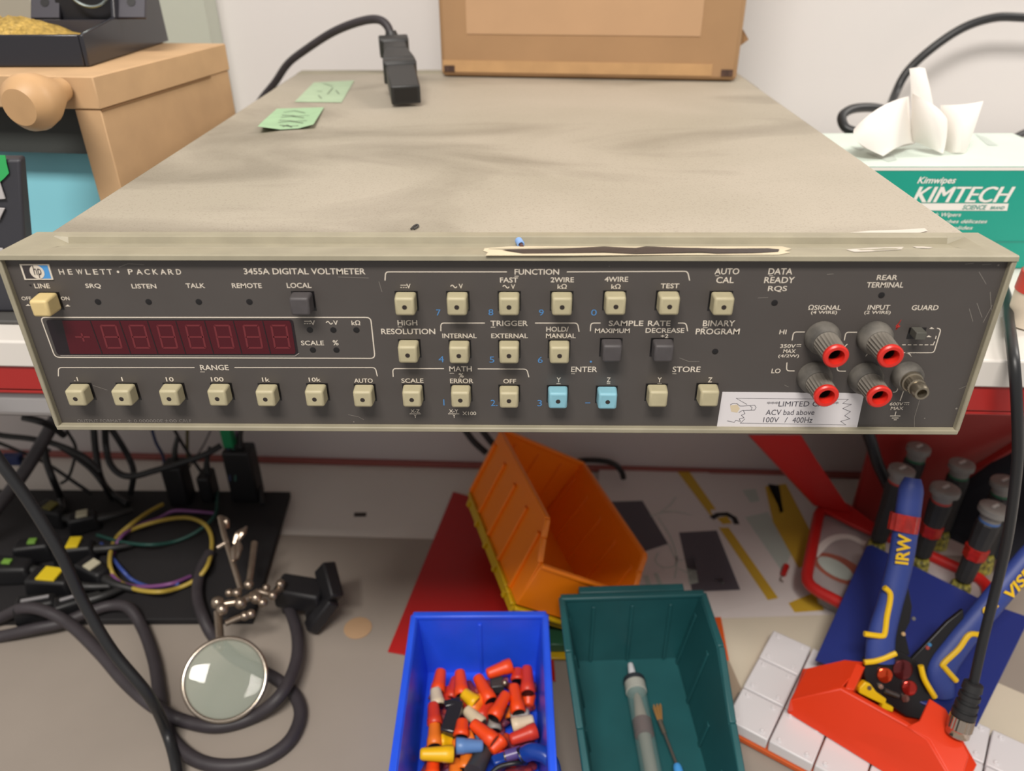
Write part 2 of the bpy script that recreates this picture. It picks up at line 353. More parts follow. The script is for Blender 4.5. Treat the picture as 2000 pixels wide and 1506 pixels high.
for s, u0, u1, v in (('7', 852, 860.5, 610.5), ('8', 954, 963.5, 610), ('9', 1052.5, 1062, 610.5), ('0', 1154.5, 1165.5, 610.5), ('4', 856.5, 867, 701.5), ('5', 956, 965.5, 702.5), ('6', 1050.5, 1060, 703), ('1', 865.8, 868, 786), ('2', 958.5, 967.5, 787), ('3', 1049.5, 1058.5, 787.5)):
    T = MB(); ptext(T, s, u0, u1, v, 12, bold=0); lab(T.build('numeral', bluep, vm, smooth=False, fix=False), 'blue numeral ' + s)
T = MB()
pline(T, [(1143, 787), (1153, 787)], .0004); T.disc(PP(1154, 706.5, .0001), (0, -1, 0), .0005); T.disc(PP(970.5, 792, .0001), (0, -1, 0), .0003)
lab(T.build('numeral_mark', bluep, vm, smooth=False, fix=False), 'blue dash and dots')
T = MB()
pline(T, rnd([(79, 620), (724, 620), (732.5, 700), (107.5, 698)], 9, True), .0005, closed=True)
T.build('display_outline', cream, vm, smooth=False, fix=False)
for pts in ([(114, 735), (114, 718), (380, 718)], [(458, 718), (733, 718), (737, 735)], [(752, 548), (753, 531), (990, 531)], [(1107, 531), (1343, 530), (1347, 548)],
            [(861, 647), (861, 631), (947, 631)], [(1045, 631), (1128, 631), (1131, 648)], [(1153, 647), (1154, 631), (1173, 631)], [(1324, 631), (1340, 631), (1343, 647)],
            [(768, 736), (767, 720), (867, 720)], [(933, 720.5), (1029, 721), (1033, 737)], [(1547, 665), (1550, 648.5), (1572, 648.5)], [(1649, 665), (1652, 649), (1674, 649)],
            [(1537, 708), (1536, 724.5), (1552, 724.5)], [(1635, 716), (1635, 725), (1652, 725)], [(1647, 680), (1655, 672)], [(1692, 694), (1694, 690), (1700, 688)], [(1764, 689), (1824, 689), (1838, 642.5), (1830, 641)],
            [(1768, 689), (1777, 690), (1779, 695)], [(1765, 763), (1758, 783)], [(1744, 766), (1752, 766), (1754, 756)]):
    T = MB(); pline(T, rnd(pts, 6)); T.build('panel_line', cream, vm, smooth=False, fix=False)
T = MB()
for k in range(6): pline(T, [(1762 + k * 11, 673.5), (1769 + k * 11, 673.5)], .0004)
pline(T, [(1823, 672.5), (1825.5, 667)], .0004); pline(T, [(1827, 662), (1828.5, 656)], .0004)
pline(T, [(1750, 804), (1748, 812)], .0004)
for a, v in ((10, 812.5), (6.5, 816.5), (3, 820)): pline(T, [(1748.5 - a, v), (1748.5 + a, v)], .0004)
T.build('ground_mark', cream, vm, smooth=False, fix=False)
lab(MB().poly([PP(u, v, .0001) for u, v in ((1759, 625), (1749, 640), (1754, 641), (1749, 645), (1756, 639), (1752, 638), (1761, 624.5))]).poly([PP(u, v, .0001) for u, v in ((1761, 624), (1749, 637), (1754, 638.5), (1747, 645), (1759, 637), (1755, 635))]).build('warning_mark', mat('red print', '#b8332c', .5), vm, smooth=False, fix=False), 'small red lightning mark')
# badge
bq = [(37.7, 516), (95, 516), (104.3, 546.5), (48, 546.8)]
def bl(s, t, e): 
    a = (bq[0][0] + (bq[1][0] - bq[0][0]) * s, bq[0][1] + (bq[1][1] - bq[0][1]) * s); c = (bq[3][0] + (bq[2][0] - bq[3][0]) * s, bq[3][1] + (bq[2][1] - bq[3][1]) * s)
    return PP(a[0] + (c[0] - a[0]) * t, a[1] + (c[1] - a[1]) * t, e)
bd = MB().prism([bl(0, 0, .0005), bl(1, 0, .0005), bl(1, 1, .0005), bl(0, 1, .0005)], (0, .0005, 0)).build('badge', cream, vm)
MB().poly([bl(.06, .08, .0006), bl(.5, .08, .0006), bl(.5, .92, .0006), bl(.06, .92, .0006)]).build('badge_field', mat('badge black', '#393334', .5), bd, smooth=False, fix=False)
lab(MB().poly([bl(.5, .08, .0006), bl(.94, .08, .0006), bl(.94, .92, .0006), bl(.5, .92, .0006)]).build('badge_field', mat('badge blue', '#4a94d3', .5), bd, smooth=False, fix=False), 'blue half of the badge')
MB().poly([bl(.52 + .245 * math.cos(a / 16 * PI), .5 + .44 * math.sin(a / 16 * PI), .0007) for a in range(32)]).build('badge_disc', cream, bd, smooth=False, fix=False)
t = MB(); o_ = bl(.40, .48, .00085); r_ = bl(.66, .48, .00085) - o_; t.text('hp', o_, r_, (bl(.5, .1, .00085) - bl(.5, .92, .00085)) * .98, bold=.0, shear=.1); t.build('badge_lettering', mat('badge black', '#393334', .5), bd, smooth=False, fix=False)

# indicator holes and display
hole = mat('dark hole', '#151314', .4)
for u, v in ((191, 590), (290, 590), (388, 590), (487, 590), (605, 645), (651, 645), (696, 645), (611, 684), (657, 684), (1513, 592), (1722, 577), (1397, 687)):
    MB().lathe(PP(u, v, .0002), (0, 1, 0), [(0, .0011), (.0001, .0014), (.0003, .0014)], 18).build('indicator_lamp', hole, panel)
MB().poly([PP(u, v, .0001) for u, v in ((56, 556), (61, 556), (61, 560), (58, 558))]).build('scratch', hole, vm, smooth=False, fix=False)
dq = [(89, 625), (572, 624.5), (583, 693), (112, 693)]
dsp = MB().poly([PP(u, v, .0002) for u, v in rnd(dq, 6, True)]).build('display', mat('display smoke', '#1d1217', .15), vm, smooth=False, fix=False)
def dl(s, t, e):
    a = dq[0][0] + (dq[1][0] - dq[0][0]) * s; c = dq[3][0] + (dq[2][0] - dq[3][0]) * s
    return PP(a + (c - a) * t, 625 + 68 * t, e)
lab(MB().poly([dl(.065, .02, .0003), dl(.985, .02, .0003), dl(.99, .1, .0003), dl(.99, .9, .0003), dl(.985, .975, .0003), dl(.055, .975, .0003)]).build('display_filter', mat('display red', '#4c121b', .22, spec=.35), dsp, smooth=False, fix=False), 'dark red filter window')
edges = [.065, .183, .301, .414, .529, .645, .762, .881, .988]
dv = MB(); seg = mat('unlit segment', '#6d252b', .3)
for i in range(8):
    sg = MB(); a, c = edges[i], edges[i + 1]; m_ = (a + c) / 2 + .004; hw = .030
    for (s0, t0, s1, t1) in ((-1, .16, 1, .16), (-1, .49, 1, .49), (-1, .80, 1, .80), (-1, .16, -1, .49), (1, .16, 1, .49), (-1, .49, -1, .80), (1, .49, 1, .80)):
        if i == 0 and t0 != t1: continue
        if i == 0 and t0 != .49: continue
        sg.ribbon([dl(m_ + s0 * hw, t0, .0004), dl(m_ + s1 * hw, t1, .0004)], .00085, (0, -1, 0))
    if i == 0: sg.ribbon([dl(m_, .38, .0004), dl(m_, .62, .0004)], .0008, (0, -1, 0))
    sg.build('display_digit', seg, dsp, smooth=False, fix=False)
    if i: dv.ribbon([dl(a - .004, .03, .0004), dl(a + .004, .97, .0004)], .0004, (0, -1, 0))
dv.build('display_divider', hole, dsp, smooth=False, fix=False)
pline_ = MB().ribbon([PP(u, v, .00025) for u, v in ((118, 694.5), (576, 695.5), (584, 690))], .0004, (0, -1, 0)); pline_.build('display_edge', mat('pale edge', '#8f8781', .4), vm, smooth=False, fix=False)

# push buttons
btn = mat('button beige', '#b5ac8c', .5, var=.08, vscale=150); btd = mat('button charcoal', '#4e4a4b', .55, var=.12, vscale=200); btb = mat('button blue', '#84b9c9', .5, var=.08, vscale=150)
bty = mat('button yellowed', '#d6bf87', .5, var=.06, vscale=150); lens = mat('button lens', '#2f2723', .3)
def button(u, v, m, dot=True, p=.0074, s=.0083, l=None):
    c = W(u, v, y=PY - p)
    MB().box(c.x - s * .60, c.x + s * .60, PY - .00018, PY, c.z - s * .60, c.z + s * .50).build('button_opening', hole, panel, smooth=False)
    k = MB(); h = s / 2; h2 = h * 1.09; h3 = h * 1.03                              # cap widens towards the panel
    k.hexa([V((c.x - h, PY - p, c.z - h)), V((c.x + h, PY - p, c.z - h)), V((c.x + h, PY - p, c.z + h)), V((c.x - h, PY - p, c.z + h))],
           [V((c.x - h2, PY - .0003, c.z - h2)), V((c.x + h2, PY - .0003, c.z - h2)), V((c.x + h2, PY - .0003, c.z + h3)), V((c.x - h2, PY - .0003, c.z + h3))])
    o = k.build('push_button', m, vm, .0011, seg=3)
    if l: lab(o, l)
    if dot: MB().lathe((c.x, PY - p - .0001, c.z - .0001), (0, 1, 0), [(0, .00105), (.0008, .00105)], 18).build('button_lens', lens, o)
for u, v in ((790, 600), (892, 600), (994, 600), (1098, 600), (1203, 599), (1308, 599), (1414, 600), (796, 694), (896, 695), (994, 695), (1093, 695),
             (147, 779), (237, 779), (330, 779), (424, 779), (518, 780), (614, 780), (708, 781), (804, 781), (899, 782), (994, 783)): button(u, v, btn)
for u, v in ((1090, 784), (1187, 785)): button(u, v, btb, l='light blue push button')
for u, v in ((1286, 781), (1386, 780)): button(u, v, btn, False, l='beige push button without a lamp')
for u, v in ((585, 600), (1196, 692), (1297, 692)): button(u, v, btd, False, l='charcoal push button')
button(77, 604, bty, False, p=.0095, s=.0076, l='yellowed mains push button')

# binding posts
rub = mat('dusty rubber', '#7a756d', .7, var=.28, vscale=90, col2='#4a4743', bump=.05)
redp = mat('red plastic ring', '#d22a1f', .35, var=.1, vscale=80)
for bu, bv, ru, rv, Lp in ((1602, 655, 1634, 698, .0195), (1705, 655, 1741, 698, .0195), (1586, 733, 1615, 775.5, .0185), (1684, 733, 1719, 777, .0185)):
    e = W(ru, rv, y=PY - Lp); base = V((e.x, PY, e.z))
    o = MB().lathe(base, (0, -1, 0), [(0, .0073), (.0012, .0076), (.004, .0073), (.0062, .0060), (.0066, .0056)], 28).build('binding_post', rub, vm)
    MB().lathe(base, (0, -1, 0), [(.0064, .0050), (.0068, .0054), (.0074, .0055), (Lp - .002, .0051), (Lp - .0016, .0046), (Lp - .0016, .0037), (.0075, .0035)], 44, .0009, (2, 3)).build('post_grip', mat('grip rubber', '#7c766d', .65, var=.2, vscale=80), o, ang=60)
    MB().lathe(base, (0, -1, 0), [(Lp - .0022, .0046), (Lp - .0020, .0052), (Lp - .0006, .0053), (Lp, .0047), (Lp, .0034), (Lp - .0012, .0031), (Lp - .0042, .0029)], 32, caps=False).build('post_ring', redp, o)
    MB().lathe(base, (0, -1, 0), [(Lp - .0118, .0001), (Lp - .0116, .0028), (Lp - .0040, .00295)], 24, caps=False).build('post_socket', mat('dark metal', '#4a3d3a', .35, .5), o)
e = W(1801, 769, y=PY - .017); base = V((e.x, PY, e.z))
steel = mat('worn nickel', '#a49a88', .32, .85, var=.25, vscale=120)
o = MB().lathe(base, (0, -1, 0), [(0, .0066), (.0015, .0068), (.0045, .0064), (.006, .0052)], 28).build('ground_post', rub, vm)
MB().lathe(base, (0, -1, 0), [(.0055, .0047), (.0075, .0046), (.0078, .0040), (.0115, .0040), (.0118, .0032), (.0132, .0036), (.0155, .0035), (.017, .0030), (.017, .0021), (.013, .0019)], 40, .0003, (3,)).build('post_grip', steel, o, ang=30)
# guard switch
c = W(1791, 651, y=PY); MB().box(c.x - .0040, c.x + .0034, PY - .0002, PY, c.z - .0026, c.z + .0028).build('button_opening', hole, panel, smooth=False)
c = W(1797, 655, y=PY - .005); lab(MB().box(c.x - .0022, c.x + .0022, PY - .006, PY - .0003, c.z - .0017, c.z + .0017).build('slide_switch', mat('switch grey', '#55544d', .6), vm, .0002), 'dark grey guard switch')

# paper label with the pointing hand
lq = [(1411, 766), (1688, 768.5), (1673, 839.5), (1400, 834.5)]
stk = MB().prism([PP(u, v, .0004) for u, v in lq], (0, .0003, 0)).build('paper_label', mat('label paper', '#dad6d8', .6), vm)
ink = mat('label ink', '#47454f', .7)
T = MB()
def lt(s, u0, u1, v, h): ptext(T, s, u0, u1, v, h, .0005, bold=0)
lt('***', 1498, 1521, 787, 5); lt('LIMITED CAL', 1521, 1618, 789, 10); lt('***', 1618, 1638, 787, 5); lt('ACV bad above', 1496, 1591, 805.5, 10.5); lt('100V', 1491, 1521, 820, 10); lt('/', 1533, 1538, 820, 10); lt('400Hz', 1548, 1587, 820.5, 11)
def il(pts, wd=.0002): T.ribbon([PP(u, v, .0005) for u, v in pts], wd, (0, -1, 0))
il([(1459, 790), (1438, 778), (1657, 780), (1646, 788), (1663, 790), (1646, 798), (1661, 804), (1650, 812), (1660, 818), (1642, 823), (1652, 830), (1446, 826.5), (1455, 818)])
il([(1426, 791), (1431, 788), (1439, 788), (1445, 793), (1452, 793), (1474, 791.5), (1477, 796), (1474, 801), (1450, 801.5), (1443, 806)]); il([(1465, 793), (1469, 796), (1467, 801)])
il([(1452, 802), (1455, 808), (1448, 811), (1453, 816), (1444, 818), (1446, 823), (1437, 821), (1434, 825), (1420, 822)])
T.build('label_print', ink, stk, smooth=False, fix=False)
lab(MB().poly([PP(u, v, .00045) for u, v in ((1426, 792), (1440, 790), (1445, 798), (1440, 806), (1428, 804))]).build('label_stain', mat('stain', '#d2c2a5', .7), stk, smooth=False, fix=False), 'faint tan stain')

# tape strip with black marker on the bezel ramp, torn residues
def ramp(u, v, e=.0002):
    p = W(u, v, pl=(V((0, .012, z1 + .0004)), V((0, .0024, .0088)).normalized()))
    if p.y < .012: p = W(u, v, pl=(V((0, .012, z1 + .0004)), V((0, .0014, .011)).normalized()))
    return p + V((0, 0, e))
tape = MB().poly([ramp(u, v) for u, v in ((946, 486), (962, 484.5), (1000, 481.5), (1200, 482.5), (1528, 482), (1546, 487), (1532, 491), (1544, 494), (1520, 498.5), (1300, 499), (1100, 500), (948, 500), (953, 494), (944, 491))]).build('tape_strip', mat('masking tape', '#d2c4a8', .7, var=.08, vscale=90), vm, smooth=False, fix=False)
sk = MB().poly([ramp(u, v, .0004) for u, v in ((980, 489), (1030, 488), (1100, 487), (1180, 482.8), (1200, 484), (1240, 486), (1262, 482.5), (1320, 485), (1410, 487), (1500, 486.5), (1522, 488.5), (1520, 493), (1480, 495), (1400, 496.5), (1370, 494), (1240, 497.5), (1180, 494), (1100, 496), (1020, 496.5))])
lab(sk.build('marker_scribble', mat('marker ink', '#3a3230', .5, var=.3, vscale=500), tape, smooth=False, fix=False), 'black marker scribble')
for q in ([(1652, 488), (1700, 485), (1740, 483.5), (1765, 483), (1760, 488), (1700, 492), (1668, 493)], [(1782, 482), (1790, 481), (1822, 484), (1815, 486), (1790, 485)]):
    MB().poly([ramp(u, v) for u, v in q]).build('tape_strip', mat('torn tape', '#c9c1b6', .6), vm, smooth=False, fix=False)
MB().poly([W(u, v, z=z1 + .0002 - .0006 + .0002) for u, v in ((1641, 456), (1700, 450.5), (1760, 448.5), (1806, 445.5), (1812, 451), (1790, 456), (1720, 456.5))]).build('tape_strip', mat('torn tape', '#c9c1b6', .6), vm, smooth=False, fix=False)
# green tapes on the cover
gt = mat('green tape', '#9dbf97', .65, var=.10, vscale=60)
zc = z1 - .0004
def gpoly(pts, lift): return [W(u, v, z=zc + l) for (u, v), l in zip(pts, lift)]
a = MB().add(gpoly([(541, 212), (633, 209.5), (612, 243), (582, 251), (548, 253), (503, 247), (515, 235), (575, 232), (606, 229)], [.0002, .0004, .003, .0006, .0006, .005, .0003, .0003, .0003]), [(0, 1, 8, 7, 6), (6, 7, 4, 5), (7, 8, 3, 4), (8, 1, 2, 3)])
o = a.build('tape_piece', gt, vm, fix=False)
s = MB()
for k, (u0, u1, v) in enumerate(((554, 596, 219), (550, 604, 224), (548, 594, 229), (545, 600, 234), (543, 592, 239), (546, 583, 244), (552, 570, 247))): s.ribbon([W(u0, v, z=zc + .0009), W((u0 + u1) / 2, v - 3 + 5 * (k % 2), z=zc + .0009), W(u1, v + 1, z=zc + .0009)], .0009, (0, 0, 1))
lab(s.build('marker_scribble', mat('marker ink', '#3a3230', .5, var=.3, vscale=500), o, smooth=False, fix=False), 'black marker scribble')
o = MB().poly([W(u, v, z=zc + .0002) for u, v in ((613, 161), (692, 157), (667, 200), (575, 199))]).build('tape_piece', mat('faded green tape', '#a9bf9f', .65, var=.08, vscale=60), vm, smooth=False, fix=False)
s = MB()
for pts in ([(632, 163), (650, 168)], [(650, 171), (640, 183)], [(618, 178), (630, 178)], [(622, 186), (628, 192)], [(656, 176), (662, 183)]): s.ribbon([W(u, v, z=zc + .0005) for u, v in pts], .0012, (0, 0, 1))
s.build('marker_scribble', mat('faint ink', '#7c8b73', .6), o, smooth=False, fix=False)

# scratches and scuffs on the right of the panel
scm = mat('scratch grey', '#837d76', .6)
for pts in ([(1912, 531), (1926, 555)], [(1934, 570), (1936, 606)], [(1893, 603), (1900, 628)], [(1908, 592), (1918, 620)], [(1920, 630), (1938, 596)], [(1873, 760), (1896, 750)], [(1796, 782), (1786, 815), (1786, 842)], [(1327, 699), (1345, 706), (1366, 706)], [(1615, 536), (1628, 535)], [(1885, 516), (1902, 514)], [(1918, 517), (1936, 516)], [(182, 753), (210, 762)], [(680, 810), (700, 814), (711, 820)], [(660, 541), (720, 543)], [(232, 522), (250, 515), (282, 517)], [(1532, 752), (1540, 756)], [(740, 550), (746, 570)], [(1480, 582), (1500, 581)]):
    MB().ribbon([PP(u, v, .00009) for u, v in pts], .00022, (0, -1, 0)).build('scratch', scm, vm, smooth=False, fix=False)
for u, v, r in ((1868, 798, 2.2), (1806, 817, 1.5), (691, 824, 1.5), (864, 830, 1.4), (1190, 520, 1), (1950, 518, 2)): MB().disc(PP(u, v, .00009), (0, -1, 0), r * .00023, 8).build('scratch', scm, vm, smooth=False, fix=False)
p = W(810, 443, z=z1 + .0002); o = thing('fibre', 'tiny dark curled fibre on the voltmeter top just behind the bezel', 'fibre', tuple(p))
MB().tube([W(u, v, z=z1 + .0001) for u, v in ((803, 447), (808, 442), (814, 439), (817, 441), (812, 445), (808, 447))], .00045, 6).build('strand', mat('dark fibre', '#3a3937', .7), o)

# loose blue ferrule in the groove
p = W(1015, 473, z=z1 - .0009)
f_ = thing('wire_ferrule', 'tiny blue crimp ferrule lying in the bezel groove above the tape strip', 'ferrule', (p.x, p.y, z1 - .003))
ax = V((.25, -.9, -.1)).normalized(); q = V((p.x, .0235, z1 - .00105))
MB().lathe(q - ax * .0022, ax, [(0, .0014), (.0003, .0017), (.0042, .0017), (.0045, .0012), (.0040, .0009)], 16).build('sleeve', mat('blue nylon', '#7ea3d8', .4), f_)
MB().lathe(q + ax * .0015, ax, [(0, .0008), (.0027, .0008)], 10).build('core', mat('brown copper', '#70504a', .4, .5), f_)

# ------------------------------------------------------------------ on the voltmeter: carton, power cord
card = mat('corrugated card', '#ab8660', .75, var=.10, vscale=18, bump=.05, bscale=120)
f0 = W(862, 149, z=z1 + .0002); f1 = W(1438, 159, z=z1 + .0002); fd = (f1 - f0).normalized(); fn = V((-fd.y, fd.x, 0)); zb = z1 + .0003; CHt = .30
cb = thing('cardboard_box', 'brown cardboard box standing on the back of the voltmeter', 'box', (f0.x, f0.y, zb))
fz = V((0, 0, 1)); wd = (f1 - f0).length; dp = .085
def cbox(mb, a0, a1, d0, d1, h0, h1):
    c = lambda a, d, h: f0 + fd * a + fn * d + fz * (zb - f0.z + h)
    return mb.hexa([c(a0, d0, h0), c(a1, d0, h0), c(a1, d1, h0), c(a0, d1, h0)], [c(a0, d0, h1), c(a1, d0, h1), c(a1, d1, h1), c(a0, d1, h1)])
cbox(MB(), 0, wd, 0, dp, .0, CHt).build('carton', card, cb, .004, seg=3)
tp = mat('kraft panel', '#c19b76', .7, var=.06, vscale=25)
o = cbox(MB(), .025, wd - .035, -.0006, -.0001, .036, CHt - .03).build('paper_panel', tp, cb)
lab(o, 'lighter kraft paper panel on the front')
o = cbox(MB(), .002, wd - .022, -.0005, -.0001, .004, .014).build('worn_edge', mat('worn card', '#c39a6b', .7, var=.12, vscale=60), cb)
for a in (.003, wd - .014): cbox(MB(), a, a + .010, -.0008, -.0001, .004, .0095).build('corner_scuff', mat('dark scuff', '#5a4136', .8, var=.5, vscale=300), cb)
c = lambda a, d, h: f0 + fd * a + fn * d + fz * (zb - f0.z + h)
MB().prism([c(wd - .001, .02, .024), c(wd + .008, .016, .032), c(wd + .002, .016, .040), c(wd - .001, .018, .040)], V((0, .0012, 0))).build('torn_flap', card, cb)

blk = mat('black rubber', '#262626', .45, bump=.05, bscale=500); cabm = mat('black cable', '#1f2022', .42)
greyb = mat('dusty black cable', '#393438', .55, var=.2, vscale=60)
pc = thing('mains_lead', 'black power cord with its socket plug resting on the voltmeter top', 'power cord', (0, .42, z1))
yc = .43
cp = [W(500, 215, y=.52), W(538, 160, y=.515), W(563, 124, y=.50), W(600, 95, y=.485), W(650, 63, y=.465), W(700, 43, y=.45), (W(737, 38, y=.44)), W(757, 52, y=.434), W(765, 80, y=.43)]
cp = [V((cp[0].x - .02, .54, SH + .01))] + cp
MB().tube(cp, .0036).build('cable', greyb, pc)
q0 = W(763, 62, y=.432); q1 = W(770, 95, y=.428)
MB().tube([q0, (q0 + q1) / 2, q1 + (q1 - q0) * .3], [.0048, .0062, .0070], 12).build('strain_relief', blk, pc)
# plug body leaning forward on the cover
e0 = W(768, 84, y=.428); tip = W(793, 186, z=z1 + .0085)
dx = (tip - e0).normalized(); sd = V((1, .15, 0)); sd = (sd - dx * sd.dot(dx)).normalized(); nn = sd.cross(dx)
ln = (tip - e0).length
def psec(t, w_, h_): 
    c_ = e0 + dx * ln * t; return [c_ + sd * w_ + nn * h_, c_ - sd * w_ + nn * h_, c_ - sd * w_ - nn * h_, c_ + sd * w_ - nn * h_]
m_ = MB(); secs = [(0, .0085, .006), (.02, .0125, .008), (.12, .0125, .008), (.14, .0095, .007), (.30, .0095, .008), (.52, .0130, .009), (.60, .0135, .009), (.62, .0115, .0075), (1, .0112, .0072)]
for (a, aw, ah), (b_, bw, bh) in zip(secs, secs[1:]): m_.hexa(psec(a, aw, ah), psec(b_, bw, bh))
m_.build('socket_body', blk, pc, .0012)
m_ = MB().hexa(psec(.985, .0088, .0050), psec(1.002, .0088, .0050)); m_.build('socket_face', hole, pc)

# ------------------------------------------------------------------ left on the shelf: wooden box, soldering stand, instrument
TB = .465
mdf = mat('mdf board', '#c9a57c', .7, var=.12, vscale=30, bump=.06, bscale=200); mdfe = mat('mdf edge', '#d0aa78', .65, var=.10, vscale=40)
A = W(180, 150, z=TB); Bq = W(440, 85, z=TB); Cq = W(0, 147, z=TB)
ex = (A - Cq).normalized(); ey = V((Bq.x - A.x, Bq.y - A.y, 0)).normalized(); LY = (V((Bq.x, Bq.y, 0)) - V((A.x, A.y, 0))).length
def wbox(mb, a0, a1, d0, d1, h0, h1):            # a: to the left of the front right corner, d: backwards
    c = lambda a, d, h: V((A.x, A.y, 0)) - ex * a + ey * d + V((0, 0, h))
    return mb.hexa([c(a0, d0, h0), c(a1, d0, h0), c(a1, d1, h0), c(a0, d1, h0)], [c(a0, d0, h1), c(a1, d0, h1), c(a1, d1, h1), c(a0, d1, h1)])
wx = thing('wooden_box', 'open fronted raw wooden box with a turned knob, left of the voltmeter', 'wooden box', (A.x, A.y, SH))
wbox(MB(), 0, .30, 0, LY, TB - .020, TB).build('top_board', mdf, wx, .0008)
wbox(MB(), .001, .019, .001, LY - .001, SH + .0003, TB - .0203).build('side_board', mdf, wx, .0006)
wbox(MB(), .281, .299, .001, LY - .001, SH + .0003, TB - .0203).build('side_board', mdf, wx, .0006)
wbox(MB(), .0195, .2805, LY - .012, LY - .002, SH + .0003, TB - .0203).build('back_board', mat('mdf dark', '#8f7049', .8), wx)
zq = W(100, 303, y=A.y + .018).z
wbox(MB(), .0195, .2805, .018, .030, zq, TB - .0205).build('inner_panel', mat('dark grey board', '#3f4240', .7), wx)
wbox(MB(), -.0002, .0009, .0012, LY - .03, TB - .0214, TB - .0202).build('seam_shade', mat('seam shade brown', '#7d5c3a', .8), wx)  # joint under the top board, its dark shading painted as a strip
kb = W(121, 174, y=A.y); kn = MB().lathe(kb, W(47, 206, y=A.y - .036) - kb, [(0, .0072), (.006, .0080), (.012, .0108), (.022, .0155), (.030, .0170), (.035, .0160), (.040, .0118), (.0410, .0108), (.0411, .0)], 28)
kn.build('knob', mat('turned beech', '#c79f72', .5, var=.16, vscale=25), wx)
# light blue case inside the box
lb = thing('blue_case', 'light blue plastic case standing inside the wooden box', 'case', (A.x - .1, A.y + .03, SH))
l0 = W(33, 305, y=A.y + .035)
wbox(MB(), .0215, (A.x - l0.x) + .034, .034, .12, SH + .0004, zq - .0006).build('shell', mat('light blue plastic', '#93dcec', .45), lb, .004, seg=3)
# black instrument with arrow keys
yi = .150
i0 = W(42, 470, y=yi); itop = W(40, 306, y=yi + .012).z
ins = thing('bench_instrument', 'black bench instrument with pale keys standing in front of the blue case', 'instrument', (i0.x - .05, yi, SH))
im = mat('black casing', '#34343a', .5)
def edge_x(pt, pm, z): return pm.x + (pt.x - pm.x) * (z - pm.z) / (pt.z - pm.z)
fa, fb = W(38, 306, y=yi + .006), W(42, 470, y=yi); ba, bb_ = W(51, 304, y=yi + .017), W(64, 450, y=yi + .017); zl_ = SH + .0032
lo = [V((i0.x - .12, yi, zl_)), V((edge_x(fa, fb, zl_), yi, zl_)), V((edge_x(ba, bb_, zl_), yi + .017, zl_)), V((i0.x - .12, yi + .017, zl_))]
hi = [V((i0.x - .12, yi + .006, itop)), V((fa.x, yi + .006, itop)), V((ba.x, yi + .017, itop)), V((i0.x - .12, yi + .017, itop))]
MB().hexa(lo, hi).build('casing', im, ins, .002, seg=3)
fn_ = V((0, -1, .006 / (itop - SH))).normalized(); fpl = (lo[0] + fn_ * .0006, fn_)
kw = mat('pale key', '#b6b2b2', .5)
for pts in ([(-20, 352), (0, 352), (12, 388), (-20, 390)], [(-20, 432), (0, 430), (11, 406), (-20, 404)], [(-20, 482), (6, 484), (14, 500), (-20, 506)]):
    MB().prism([W(u, v, pl=fpl) for u, v in pts], fn_ * .0012).build('arrow_key', kw, ins, .0003)
o = MB().prism([W(u, v, pl=fpl) for u, v in ((-25, 303), (11, 303), (13, 318), (18, 338), (9, 348), (0, 356), (-25, 362))], fn_ * .0005).build('tape_piece', mat('bright green tape', '#2fa559', .6), ins, fix=False)
lab(o, 'torn bright green tape')
o = thing('silicone_mat', 'dark grey silicone mat under the black bench instrument', 'mat', (i0.x - .1, .13, SH))
kbox(MB(), -.56, i0.x + .012, .127, .225, SH + .0003, SH + .003).build('sheet', mat('dark silicone', '#4c4b49', .6), o, .0008)

# soldering iron stand on the wooden box
gl = mat('gloss black plastic', '#26262c', .18, spec=.6); dk = mat('dark grey metal', '#45434a', .4, .3)
s0 = W(175, 130, z=TB + .0005); s1 = W(333, 80, z=TB + .0005)
ss = thing('soldering_stand', 'glossy black soldering iron stand with a brass wool tray on the wooden box', 'soldering stand', (s0.x - .06, s0.y, TB))
xr = s0.x; xl = xr - .16; yf = s0.y; yb = s1.y; zf = W(172, 68, y=yf).z
poly = [V((xr, yf, TB + .0005)), V((xr, yb, TB + .0005)), V((xr, yb - .005, TB + .085)), V((xr, yf + .075, TB + .085)), V((xr, yf + .052, zf + .006)), V((xr, yf + .001, zf))]
MB().prism(poly, (-.003, 0, 0)).build('side_wall', gl, ss, .0008)
MB().prism([p + V((-(xr - xl), 0, 0)) for p in poly], (-.003, 0, 0)).build('side_wall', gl, ss, .0008)
MB().hexa([V((xl, yf, TB + .0005)), V((xr - .0032, yf, TB + .0005)), V((xr - .0032, yf + .003, TB + .0005)), V((xl, yf + .003, TB + .0005))], [V((xl, yf + .001, zf)), V((xr - .0032, yf + .001, zf)), V((xr - .0032, yf + .004, zf)), V((xl, yf + .004, zf))]).build('front_wall', gl, ss, .0008)
MB().box(xl, xr - .0032, yf + .0035, yb - .002, TB + .0006, TB + .004).build('tray_floor', gl, ss)
MB().hexa([V((xl, yf + .052, TB + .0045)), V((xr - .0032, yf + .052, TB + .0045)), V((xr - .0032, yf + .056, TB + .0045)), V((xl, yf + .056, TB + .0045))], [V((xl, yf + .052, zf + .004)), V((xr - .0032, yf + .052, zf + .004)), V((xr - .0032, yf + .056, zf + .004)), V((xl, yf + .056, zf + .004))]).build('tray_back', dk, ss)
slope = V((0, .035, .060)).normalized()
for u0, u1 in ((62, 118), (232, 285)):              # sloping holder plates with holes
    a = W(u0, 44, y=yf + .057); b_ = W(u1, 44, y=yf + .057); a.z = b_.z = zf + .005
    q = [a, b_, b_ + slope * .075, a + slope * .075]
    n_ = V((0, slope.z, -slope.y)); o = MB().prism(q, n_ * .003).build('holder_plate', dk, ss, .0006)
    for t in (.15, .42, .7):
        for s_ in (.5,): MB().disc(a.lerp(b_, s_) + slope * .075 * t - n_ * .0003, n_, .0032).build('plate_hole', hole, o, smooth=False, fix=False)
